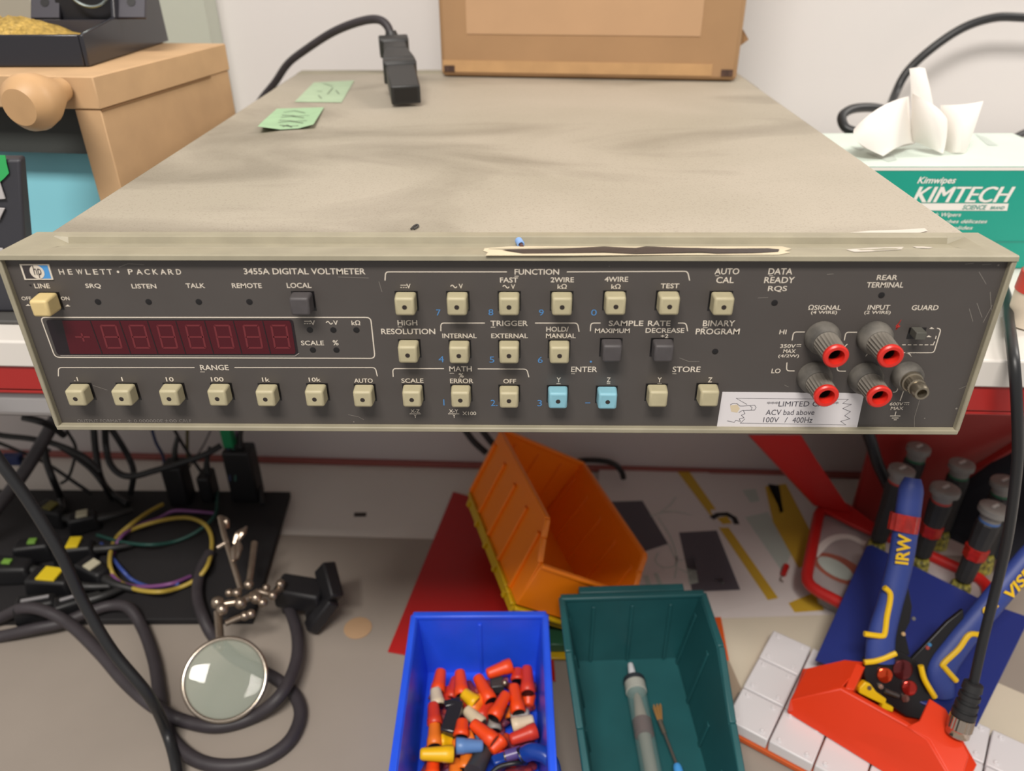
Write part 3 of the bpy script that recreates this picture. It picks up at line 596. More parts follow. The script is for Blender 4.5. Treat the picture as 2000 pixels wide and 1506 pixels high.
a = W(118, 44, y=yf + .062); b_ = W(232, 44, y=yf + .062)
MB().box(a.x, b_.x, yf + .0625, yf + .066, TB + .0045, TB + .08).build('back_plate', mat('matte black', '#17171d', .5), ss)
rg = W(175, -8, y=yf + .055); m_ = MB(); m_.tube([rg + V((math.cos(t / 12 * 2 * PI) * .014, 0, math.sin(t / 12 * 2 * PI) * .011 + .004)) for t in range(13)], .0012, 8, 4)
m_.build('wire_ring', mat('bright steel', '#aab4b2', .25, .9), ss)
# brass wool: a matted cushion
bw = MB(); nx, ny = 34, 14; rr = random.Random(3); g_ = []
for j in range(ny):
    for i in range(nx):
        s_ = i / (nx - 1); t_ = j / (ny - 1); e_ = max(0, math.sin(PI * s_)) ** .35 * max(0, math.sin(PI * t_)) ** .5
        g_.append(V((xl + .004 + (xr - xl - .014) * s_ - (.008 * (1 - t_) * s_), yf + .006 + .044 * t_, TB + .0045 + (zf - TB + .004) * e_ * (.9 + .25 * rr.random()))))
bw.add(g_, [(j * nx + i, j * nx + i + 1, (j + 1) * nx + i + 1, (j + 1) * nx + i) for j in range(ny - 1) for i in range(nx - 1)])
bw.build('brass_wool', mat('brass wool', '#c9a755', .5, .25, var=.45, vscale=350, bump=1.0, bscale=500), ss, fix=False, ang=180)
mg = W(30, 28, y=.42)
tag(MB().box(mg.x - .2, W(74, 40, y=.40).x, .400, .41, TB + .0005, W(30, -30, y=.40).z).build('beige_panel', mat('beige enamel', '#b0a999', .5), None, .002), 'beige panel standing behind the soldering stand', 'panel')

# ------------------------------------------------------------------ right on the shelf: tissue box, cup, cables
teal = mat('teal carton', '#0a9885', .4, var=.05, vscale=20); palecard = mat('pale carton top', '#cfdcd2', .5, var=.06, vscale=25)
kt0 = .235; kl = .2245; kr = .395; kb_ = .335; kh0 = SH + .0004; kh1 = SH + .0745
kx = thing('tissue_box', 'teal and white tissue wipe box behind the right side of the voltmeter', 'tissue box', ((kl + kr) / 2, .285, SH))
MB().box(kl, kr, kt0, kb_, kh0, kh1 - .0005).build('carton', teal, kx, .0008)
sl = MB().box(kl + .0005, kr - .0005, kt0 + .0008, kb_ - .0005, kh1 - .0004, kh1).build('top_panel', palecard, kx)
MB().box(kl, kr, kt0 - .0003, kt0 - .0001, kh1 - .0025, kh1 - .0004).build('top_edge', mat('white print', '#e6e2dc', .5), kx)
wp = mat('white print', '#e6e2dc', .5); tealp = mat('teal print', '#2e8a7c', .5)
def ktext(s, u0, u1, v, h, m, e=.0003, shear=.25, bold=.02, name='lettering'):
    a = W(u0, v, y=kt0 - e); c = W(u1, v, y=kt0 - e); hz = (W((u0 + u1) / 2, v - h / 2, y=kt0 - e) - W((u0 + u1) / 2, v + h / 2, y=kt0 - e)).z
    MB().text(s, a, V((c.x - a.x, 0, c.z - a.z)), V((0, 0, hz)), bold=bold, shear=shear).build(name, m, kx, smooth=False, fix=False)
ktext('Kimwipes', 1792, 1867, 354, 17, wp)
for du in (-1.2, 1.2): ktext('KIMTECH', 1786 + du, 1978 + du, 380, 31, wp, bold=0, e=.0003 + du * .00004)
MB().poly([W(u, v, y=kt0 - .0003) for u, v in ((1793, 397), (1970, 397.5), (1967, 411.5), (1790, 411))]).build('print_band', wp, kx, smooth=False, fix=False)
ktext('SCIENCE', 1880, 1927, 405, 9, tealp, .0005); ktext('BRAND', 1934, 1962, 406, 6, tealp, .0005)
ktext('Delicate Task Wipers', 1760, 1877, 420.5, 10, wp, bold=.01); ktext('Chiffons pour taches d\u00e9licates', 1750, 1928, 433.5, 9.5, wp, bold=.01); ktext('jetables et solides', 1780, 1900, 446, 9, wp, bold=.01)
MB().poly([W(u, v, y=kt0 - .0003) for u, v in ((1700, 473), (2060, 471), (2060, 473), (1700, 475))]).build('print_line', tealp, kx, smooth=False, fix=False)
for q in (((1690, 298), (1745, 302), (1752, 312), (1735, 316)), ((1905, 262), (1925, 268), (1950, 284), (1930, 284)), ((1660, 285), (1690, 290), (1680, 294))):
    MB().poly([W(u, v, z=kh1 + .0002) for u, v in q]).build('top_print', mat('grey print', '#b9c3bb', .5), kx, smooth=False, fix=False)
def patch(mb, G, n=14):
    B = lambda t: ((1 - t) ** 3, 3 * t * (1 - t) ** 2, 3 * t * t * (1 - t), t ** 3)
    vs = []
    for j in range(n + 1):
        bv = B(j / n)
        for i in range(n + 1):
            bu = B(i / n); p = V()
            for a in range(4):
                for c in range(4): p += G[a][c] * (bv[a] * bu[c])
            vs.append(p)
    k = n + 1
    return mb.add(vs, [(j * k + i, j * k + i + 1, (j + 1) * k + i + 1, (j + 1) * k + i) for j in range(n) for i in range(n)])
tis = thing('tissue', 'crumpled white tissue pulled up out of the teal tissue box', 'tissue', (.33, .285, kh1))
tm = mat('tissue paper', '#e9e4de', .9, bump=.15, bscale=250)
def tw(rows): return [[W(u, v, y=y) for u, v, y in r] for r in rows]
for G in ([[(1668, 252, .262), (1700, 215, .262), (1740, 195, .268), (1775, 188, .285)], [(1660, 275, .250), (1700, 240, .250), (1745, 225, .255), (1778, 225, .285)], [(1690, 290, .250), (1720, 275, .248), (1750, 260, .255), (1780, 262, .285)], [(1725, 305, .252), (1740, 296, .255), (1760, 278, .265), (1788, 280, .285)]],
          [[(1776, 134, .292), (1788, 131, .290), (1798, 131, .290), (1807, 133, .294)], [(1780, 165, .286), (1792, 162, .282), (1806, 165, .284), (1815, 168, .290)], [(1778, 200, .285), (1795, 200, .282), (1815, 198, .284), (1828, 205, .288)], [(1785, 280, .285), (1795, 260, .282), (1815, 260, .284), (1826, 280, .286)]],
          [[(1782, 182, .284), (1795, 192, .272), (1830, 200, .262), (1850, 232, .270)], [(1780, 215, .282), (1800, 215, .262), (1835, 225, .252), (1852, 250, .268)], [(1778, 250, .282), (1800, 255, .262), (1830, 270, .256), (1848, 285, .266)], [(1780, 276, .284), (1800, 280, .270), (1825, 294, .264), (1842, 300, .262)]],
          [[(1836, 205, .290), (1860, 206, .285), (1895, 204, .280), (1921, 197, .284)], [(1840, 230, .288), (1865, 235, .268), (1890, 235, .262), (1908, 235, .276)], [(1842, 268, .286), (1860, 272, .266), (1885, 275, .260), (1902, 262, .272)], [(1846, 300, .280), (1858, 298, .268), (1875, 297, .264), (1885, 300, .272)]],
          [[(1668, 252, .262), (1680, 250, .285), (1720, 240, .29), (1776, 235, .288)], [(1667, 262, .260), (1690, 268, .280), (1730, 262, .29), (1778, 255, .288)], [(1668, 275, .258), (1700, 280, .275), (1740, 280, .285), (1780, 268, .288)], [(1690, 290, .252), (1715, 292, .268), (1750, 290, .280), (1785, 281, .286)]]):
    patch(MB(), tw(G)).build('tissue_fold', tm, tis, fix=False, ang=180)
for t_, pts, r_ in (('black cable arching against the wall behind the tissue box', [(2080, 40, .55), (1995, 34, .55), (1940, 35, .55), (1880, 55, .55), (1820, 95, .55), (1772, 140, .55), (1748, 185, .54), (1735, 225, .50), (1728, 262, .45)], .0042),
                    ('black cable end curling beside the tissue, left of the box top', [(1735, 215, .44), (1700, 210, .43), (1665, 213, .42), (1645, 226, .41), (1648, 245, .40), (1662, 255, .395), (1700, 262, .39)], .0040),
                    ('black cable coming out behind the right end of the tissue box', [(2060, 235, .46), (2000, 260, .44), (1965, 278, .42), (1935, 288, .40), (1900, 296, .38)], .0034)):
    o = MB().tube([W(u, v, y=y) for u, v, y in pts], r_).build('cable', cabm); tag(o, t_, 'cable')
# cup with a red band at the right edge
cu0 = W(2006, 634, z=SH); cz = lambda v: W(1995, v, y=cu0.y - .012).z; cu = thing('cup', 'off-white cup with a red band at the right end of the shelf', 'cup', (cu0.x, cu0.y, SH))
MB().lathe((cu0.x, cu0.y, SH + .0003), (0, 0, 1), [(0, .010), (.001, .0125), (cz(585) - SH, .0130), (cz(548) - SH, .0122), (cz(492) - SH, .0112), (cz(490) - SH, .0)], 28).build('body', mat('ivory plastic', '#d8cbb8', .5), cu)
MB().lathe((cu0.x, cu0.y, cz(585)), (0, 0, 1), [(0, .0126), (.0004, .0135), (cz(548) - cz(585), .0130), (cz(548) - cz(585) + .0004, .0120)], 28).build('band', mat('red band', '#c23a2c', .4), cu)

# ------------------------------------------------------------------ the workbench, left: black mat, plugs, cables
bm_ = [W(u, v, z=.010) for u, v in ((567, 960), (520, 1120), (492, 1209), (-160, 1212), (-60, 955))]
tag(MB().hexa([V((p.x, p.y, .003)) for p in bm_], bm_).build('foam_pad', mat('black foam', '#1b191b', .75, bump=.2, bscale=300), None, .001), 'black foam pad under the plugs at the left of the bench', 'pad')
FP = .0102
yel = mat('yellow label', '#d8bd1e', .5); pale = mat('pale plastic', '#b8b29a', .5)
def cab(lbl, pts, r, m=cabm, name='cable', grp=None):
    """pts: (u, v, 'z' or 'y', value)"""
    P = [W(u, v, **{k: x}) for u, v, k, x in pts]
    return tag(MB().tube(P, r).build(name, m), lbl, 'cable', grp)
z0 = FP
mats_thin = mat('thin black wire', '#17171a', .5)
navy = mat('navy wire', '#232f52', .5); greenw = mat('green wire', '#1d4a42', .5); oliv = mat('olive wire', '#6e6440', .5)
cab('thick dark grey cable slanting down from the shelf at far left', [(118, 800, 'y', .33), (85, 860, 'y', .32), (45, 925, 'y', .30), (0, 985, 'y', .285), (-60, 1060, 'y', .27)], .0062, greyb)
cab('black cable running from the left edge to the thick grey cable', [(-40, 838, 'y', .34), (0, 850, 'y', .34), (60, 857, 'y', .34), (110, 868, 'y', .34), (160, 890, 'y', .33), (195, 920, 'y', .33)], .0030)
cab('black cable drooping in a long U under the voltmeter left', [(205, 835, 'y', .36), (207, 870, 'y', .36), (215, 905, 'y', .35), (235, 926, 'y', .345), (262, 930, 'y', .34), (300, 920, 'y', .34), (350, 905, 'y', .345), (400, 888, 'y', .35), (432, 870, 'y', .36)], .0034)
cab('black cable crossing the U shaped loop to the right', [(212, 830, 'y', .37), (232, 860, 'y', .37), (252, 895, 'y', .37), (261, 925, 'y', .36), (255, 965, 'z', z0 + .004)], .0032)
cab('black cable dropping straight down beside the U shaped loop', [(183, 838, 'y', .36), (187, 880, 'y', .355), (196, 930, 'y', .35), (215, 960, 'z', z0 + .004), (250, 985, 'z', z0 + .003)], .0034)
cab('thin navy wire dropping from the voltmeter to the black plug', [(297, 840, 'y', .37), (305, 865, 'y', .37), (318, 890, 'y', .37), (322, 915, 'y', .36)], .0016, navy)
cab('thin olive wire crossing the navy wire under the voltmeter', [(340, 838, 'y', .38), (358, 870, 'y', .38), (378, 900, 'y', .375), (398, 930, 'y', .37), (408, 950, 'z', z0 + .01)], .0017, mats_thin)
cab('thin wire hanging straight down in the middle of the wire tangle', [(366, 838, 'y', .39), (366, 880, 'y', .39), (368, 930, 'y', .385), (369, 965, 'z', z0 + .006)], .0018, oliv)
cab('thin grey wire slanting from upper right into the tangle', [(412, 840, 'y', .40), (396, 872, 'y', .395), (375, 905, 'y', .39), (355, 935, 'y', .385)], .0009, mat('grey wire', '#5a5458', .5))
cab('thin wire sagging from the left edge across the back panel', [(-20, 858, 'y', .38), (30, 878, 'y', .38), (90, 905, 'y', .37), (150, 945, 'y', .36), (180, 965, 'z', z0 + .004)], .0019, mats_thin)
cab('black wire arcing from the thick cable down onto the foam pad', [(105, 865, 'y', .35), (140, 888, 'y', .35), (175, 915, 'y', .345), (200, 945, 'y', .34), (218, 975, 'z', z0 + .003)], .0024, mats_thin)
cab('thin black wire bending in a hook left of the U shaped loop', [(130, 840, 'y', .37), (148, 875, 'y', .37), (142, 910, 'y', .37), (132, 935, 'y', .365), (118, 945, 'y', .36)], .0016, mats_thin)
cab('black lead running down beside the thick grey cable', [(85, 870, 'y', .345), (92, 905, 'y', .34), (105, 940, 'y', .335), (118, 970, 'z', z0 + .004), (125, 1000, 'z', z0 + .003)], .0036)
cab('black lead curving down right of the tall black plugs', [(470, 888, 'y', .385), (485, 905, 'y', .38), (498, 930, 'y', .37), (508, 955, 'z', z0 + .012), (513, 985, 'z', z0 + .004)], .0024)
cab('black lead under the left end of the shelf', [(45, 815, 'y', .30), (75, 822, 'y', .30), (100, 832, 'y', .31), (125, 850, 'y', .32)], .0034)
cab('purple wire hanging behind the green plug', [(462, 838, 'y', .40), (460, 865, 'y', .40), (455, 890, 'y', .40)], .0012, mat('purple wire', '#53305c', .5))
cab('pair of black leads behind the orange bin, left one', [(905, 835, 'y', .40), (925, 862, 'y', .395), (950, 885, 'y', .39)], .0036)
cab('pair of black leads behind the orange bin, right one', [(938, 835, 'y', .40), (955, 858, 'y', .395), (975, 880, 'y', .39)], .0036)
cab('black lead coming out right of the orange bin over the back strip', [(1110, 905, 'y', .41), (1140, 899, 'y', .41), (1175, 900, 'y', .405), (1200, 907, 'y', .40), (1214, 922, 'y', .40), (1218, 934, 'y', .40)], .0032)
# dark blue connector at the left edge
c = W(28, 897, y=.37); o = thing('connector', 'dark blue connector hanging in the wires at the left edge', 'connector', tuple(c))
MB().box(c.x - .012, c.x + .008, c.y - .005, c.y + .005, c.z - .0055, c.z + .0055).build('housing', mat('navy plastic', '#16295c', .45), o, .0012)
MB().tube([c + V((.008, 0, 0)), c + V((.022, 0, .003)), c + V((.04, .004, .01))], .0018).build('lead', mats_thin, o)
# upright black adapters and the green plug
ab = mat('black adapter', '#0f0f12', .5)
for (u, v0, v1, wd_, y, l) in ((330, 915, 1000, .022, .345, 'black upright adapter below the navy wire'), (458, 885, 992, .030, .352, 'tall black adapter below the green plug'), (393, 935, 1000, .014, .35, 'small black plug standing between two black adapters')):
    t_ = W(u, v0, y=y); o = thing('power_adapter', l, 'adapter', (t_.x, y, FP))
    MB().box(t_.x - wd_ / 2, t_.x + wd_ / 2, y, y + .022, FP, t_.z).build('casing', ab, o, .003, seg=3)
    MB().tube([(t_.x + .003, y + .011, t_.z - .003), (t_.x + .004, y + .012, t_.z + .012), (t_.x + .010, y + .015, t_.z + .03)], [.004, .003, .002]).build('strain_relief', blk, o)
t_ = W(443, 862, y=.352); o = thing('green_plug', 'small bright green plug above the tall black adapter', 'plug', (t_.x, .352, t_.z - .012))
MB().box(t_.x - .006, t_.x + .005, .353, .365, t_.z - .010, t_.z + .016).build('housing', mat('green plastic', '#0e7a4a', .4), o, .0015)
for k in range(2): MB().tube([(t_.x - .003 + .005 * k, .359, t_.z - .0095), (t_.x - .004 + .006 * k, .357, t_.z - .03), (t_.x - .006 + .006 * k, .351, t_.z - .05)], .0013).build('lead', greenw if k else navy, o)
# black mains plugs on the pad, with yellow patches
for n_, (u, v, a, sz, yq, l) in enumerate(((150, 1075, .15, (.040, .026, .020), (150, 1068), 'black plug with a square yellow patch in the middle of the foam pad'),
                                 (105, 1140, -.1, (.044, .028, .022), (107, 1133), 'black plug with a wide yellow patch near the front of the foam pad'),
                                 (75, 1185, .3, (.038, .024, .020), None, 'black plug with a white stripe lying at the front left of the foam pad'),
                                 (185, 1118, -.5, (.036, .024, .020), None, 'black plug with a cream tab behind the hanging cable'),
                                 (20, 1112, .0, (.050, .030, .020), None, 'black power strip end with a small green light at the left edge'),
                                 (165, 1018, .4, (.030, .022, .020), None, 'black plug with a pale clip toward the back of the foam pad'),
                                 (105, 1005, -.3, (.034, .024, .022), None, 'black plug with an olive tip behind the hanging cable'),
                                 (70, 1075, .2, (.036, .024, .022), None, 'black plug with a green dot left of the hanging cable'),
                                 (140, 1180, .5, (.030, .022, .018), None, 'black plug lying right of the hanging cable at the pad front'))):
    c = W(u, v, z=FP + .01); o = thing('mains_plug', l, 'plug', (c.x, c.y, FP)); ca, sa = math.cos(a), math.sin(a)
    f = lambda x, y, z: V((c.x + x * ca - y * sa, c.y + x * sa + y * ca, FP + z))
    X_, Y_, Z_ = sz
    q = [f(-X_/2, -Y_/2, 0), f(X_/2, -Y_/2 * .7, 0), f(X_/2, Y_/2 * .7, 0), f(-X_/2, Y_/2, 0)]
    q2 = [f(-X_/2 * .9, -Y_/2 * .8, Z_), f(X_/2 * .8, -Y_/2 * .55, Z_ * .9), f(X_/2 * .8, Y_/2 * .55, Z_ * .9), f(-X_/2 * .9, Y_/2 * .8, Z_)]
    MB().hexa(q, q2).build('body', ab, o, .003, seg=3)
    MB().tube([f(X_/2 * .75, 0, Z_ * .45), f(X_/2 + .012, 0, Z_ * .45), f(X_/2 + .03, .006, Z_ * .3)], [.005, .0038, .003]).build('strain_relief', blk, o)
    if yq:
        s_ = .5 if n_ == 0 else .72
        lab(MB().prism([f(-X_*.28*s_, -Y_*.30, Z_ * .97), f(X_*.28*s_, -Y_*.28, Z_ * .95), f(X_*.28*s_, Y_*.28, Z_ * .95), f(-X_*.28*s_, Y_*.30, Z_ * .97)], (0, 0, .0022)).build('patch', yel, o, .0004), 'yellow patch')
    else:
        pm = {2: mat('grey stripe', '#8c8a8c', .4), 3: pale, 4: mat('green light', '#6f9a3d', .4), 5: pale, 6: mat('olive plastic', '#6b6428', .5), 7: mat('green light', '#6f9a3d', .4), 8: mat('grey stripe', '#8c8a8c', .4)}[n_]
        k = {2: (.6, .12), 3: (.28, .5), 4: (.16, .2), 5: (.35, .5), 6: (.3, .5), 7: (.2, .3), 8: (.5, .12)}[n_]
        MB().prism([f(-X_/2*k[0], -Y_/2*k[1], Z_ * .96), f(X_/2*k[0], -Y_/2*k[1], Z_ * .94), f(X_/2*k[0], Y_/2*k[1], Z_ * .94), f(-X_/2*k[0], Y_/2*k[1], Z_ * .96)], (0, 0, .0020)).build('patch', pm, o, .0004)
# coil of coloured hook-up wires
zc_ = FP + .006
def zl(pts, z): return [(u, v, 'z', z + .004 * ((i % 3) - 1)) for i, (u, v) in enumerate(pts)]
cab('yellow hook-up wire curled in an open loop on the foam pad', zl([(318, 985), (290, 1000), (255, 1025), (228, 1050), (216, 1080), (216, 1110), (232, 1135), (265, 1151), (310, 1156), (350, 1148), (385, 1130), (405, 1105), (413, 1075), (412, 1045), (398, 1023), (370, 1012), (335, 1013), (290, 1023), (250, 1038), (226, 1052)], FP + .008), .0021, mat('yellow wire', '#b39a41', .45), 'hookup_wire')
cab('violet hook-up wire following the yellow loop', zl([(423, 1003), (380, 999), (340, 998), (310, 1012), (262, 1030), (234, 1052), (222, 1080), (214, 1100), (222, 1128), (250, 1143), (290, 1146), (335, 1140), (372, 1126)], FP + .005), .0019, mat('violet wire', '#7d4a80', .45), 'hookup_wire')
cab('blue hook-up wire crossing inside the yellow loop', zl([(198, 1062), (220, 1090), (240, 1115), (262, 1135), (300, 1147), (350, 1140)], FP + .003), .0018, mat('blue wire', '#3f549e', .45), 'hookup_wire')
cab('teal hook-up wire spanning the middle of the yellow loop', zl([(190, 1045), (235, 1058), (290, 1064), (340, 1058), (385, 1038), (420, 1005), (425, 960)], FP + .008), .0017, greenw, 'hookup_wire')

# heavy power cables on the grey mat
R_ = .0052; zt = .003 + R_
hv = lambda pts, dz=0: [(u, v, 'z', zt + dz) for u, v in pts]
cab('heavy black cable sweeping from the left edge under the magnifier', [(-60, 1225, 'z', zt + .004), (0, 1207, 'z', zt + .004), (45, 1188, 'z', .028), (90, 1194, 'z', .028), (140, 1222, 'z', .022), (196, 1276, 'z', .022), (245, 1332, 'z', .022), (297, 1377, 'z', .022), (350, 1405, 'z', zt), (420, 1419, 'z', zt), (490, 1402, 'z', zt), (546, 1360, 'z', zt + .012), (577, 1297, 'z', zt + .012), (581, 1244, 'z', zt + .012), (567, 1195, 'z', zt + .010), (545, 1160, 'z', zt + .008)], R_, greyb)
cab('heavy black cable looping round in front to the magnifier', [(-60, 1250, 'z', zt), (0, 1243, 'z', zt), (70, 1227, 'z', .014), (122, 1216, 'z', .014), (175, 1195, 'z', .0165), (217, 1183, 'z', .0165), (252, 1188, 'z', .0165), (280, 1230, 'z', zt), (301, 1290, 'z', zt), (311, 1350, 'z', zt), (317, 1395, 'z', zt), (338, 1447, 'z', zt), (380, 1483, 'z', zt), (437, 1496, 'z', zt), (507, 1486, 'z', zt), (563, 1450, 'z', zt), (586, 1400, 'z', zt), (576, 1358, 'z', zt), (545, 1330, 'z', zt), (510, 1310, 'z', zt), (460, 1285, 'z', zt), (418, 1245, 'z', zt), (396, 1203, 'z', .0165), (385, 1160, 'z', .0165), (392, 1115, 'z', .0165), (410, 1080, 'z', .0165)], R_, greyb)
o = cab('thin black twin cable hanging in front from the left edge to the bench', [(-90, 800, 'y', .115), (-40, 850, 'y', .110), (0, 902, 'y', .105), (60, 985, 'y', .100), (120, 1085, 'y', .092), (165, 1180, 'y', .085), (220, 1272, 'y', .075), (290, 1358, 'y', .065), (325, 1430, 'z', .0205), (345, 1506, 'z', .013), (350, 1600, 'z', .006)], .0040)

# ------------------------------------------------------------------ helping hand with magnifier
hh = thing('helping_hand', 'helping hand stand with silver clips and a round magnifier', 'helping hand', (-.19, .21, .003))
sil = mat('nickel plated brass', '#b9a998', .28, .9, var=.25, vscale=90); bkc = mat('black cast iron', '#1c1b1e', .5)
# bent base plate standing on edge and the block it holds
pz = .0032
a = W(634, 1106, z=.050); b_ = W(650, 1170, z=.036); c = W(606, 1228, z=pz + .0075)
MB().bar(a, b_ + (b_ - a) * .06, .013, .020, V((.35, .2, .9))).build('base_plate', bkc, hh, .002)
MB().bar(b_, c, .013, .012, V((.2, .1, .95))).build('base_plate', bkc, hh, .002)
p0 = W(545, 1152, z=.030); p1 = W(634, 1167, z=.030)
MB().bar(p0, p1, .024, .022).build('base_block', bkc, hh, .003)
MB().bar(V((p1.x - .012, p1.y, pz)), V((p1.x - .012, p1.y, .022)), .012, .018, V((0, 1, 0))).build('base_foot', bkc, hh, .002)
MB().bar(V((p0.x + .006, p0.y + .004, pz)), V((p0.x + .006, p0.y + .004, .022)), .012, .018, V((0, 1, 0))).build('base_foot', bkc, hh, .002)
hz = lambda u, v, z: W(u, v, z=z)
for pts, r in (([(430, 1010, .075), (438, 1045, .070), (452, 1090, .062), (470, 1150, .050)], .0026), ([(497, 1060, .062), (492, 1100, .058), (486, 1140, .052)], .0030), ([(424, 1070, .066), (445, 1058, .068)], .0022),
               ([(438, 1180, .050), (475, 1172, .050), (505, 1155, .050)], .0030), ([(425, 1195, .046), (428, 1225, .042), (430, 1255, .040)], .0034), ([(440, 1218, .046), (470, 1205, .046)], .0026),
               ([(505, 1155, .050), (530, 1160, .046), (550, 1150, .042)], .0030)):
    MB().tube([hz(*p) for p in pts], r, 10).build('rod', sil, hh)
for u, v, z, r in ((425, 1177, .052, .0055), (434, 1190, .054, .0050), (463, 1158, .054, .0042), (478, 1203, .048, .0040), (486, 1142, .054, .0044), (520, 1148, .050, .0036), (533, 1163, .050, .0042), (513, 1177, .048, .0042), (490, 1199, .048, .0038), (448, 1158, .052, .0036), (470, 1178, .052, .0052), (500, 1168, .05, .005), (548, 1141, .046, .0045), (430, 1265, .040, .0034)):
    MB().ball(hz(u, v, z), r, 14).build('joint', sil, hh)
for (u0, v0, u1, v1) in ((478, 1032, 458, 1062), (463, 1060, 458, 1095), (430, 1012, 440, 1035)):     # crocodile clip jaws
    for k in (0, 3):
        a_ = hz(u0 + k, v0 - k, .072); c_ = hz(u1 + k, v1 - k, .066); MB().tube([a_, (a_ + c_) / 2 + V((.001 * (k - 1), 0, .002)), c_], [.0012, .0030, .0024], 8).build('clip_jaw', sil, hh)
# magnifier
mc = W(440, 1326, z=.036); nrm = (CAM - mc).normalized(); nrm = (nrm + V((0.02, .02, .06))).normalized(); mr = 74 / FPX * (mc - CAM).dot(FW)
a, b_ = frame(nrm)
MB().tube([mc + (a * math.cos(t / 32 * 2 * PI) + b_ * math.sin(t / 32 * 2 * PI)) * (mr + .0008) for t in range(33)], .0019, 10, 2).build('lens_rim', mat('bright rim', '#b5aa9c', .2, .9), hh)
top = mc + (W(428, 1268, z=.040) - mc).normalized() * (mr + .001); MB().tube([top, W(430, 1262, z=.040)], .0018).build('lens_stem', sil, hh)
ln_ = MB(); prof = []
for k in range(9): prof.append((.0006 + .0030 * (1 - (1 - k / 8) ** 2) * 1.0 - .0036, mr * math.sin(PI / 2 * (k / 8)) ** 1 if k else .0))
prof = [(-.0034 * math.cos(k / 8 * PI / 2) - .0006, mr * math.sin(k / 8 * PI / 2)) for k in range(9)]; prof += [(-h, r) for h, r in prof[::-1]]
gls = mat('lens glass', '#b4bdae', .03, alpha=.38, spec=.7)
ln_.lathe(mc, nrm, prof, 48).build('lens', gls, hh, weld=True, ang=70)

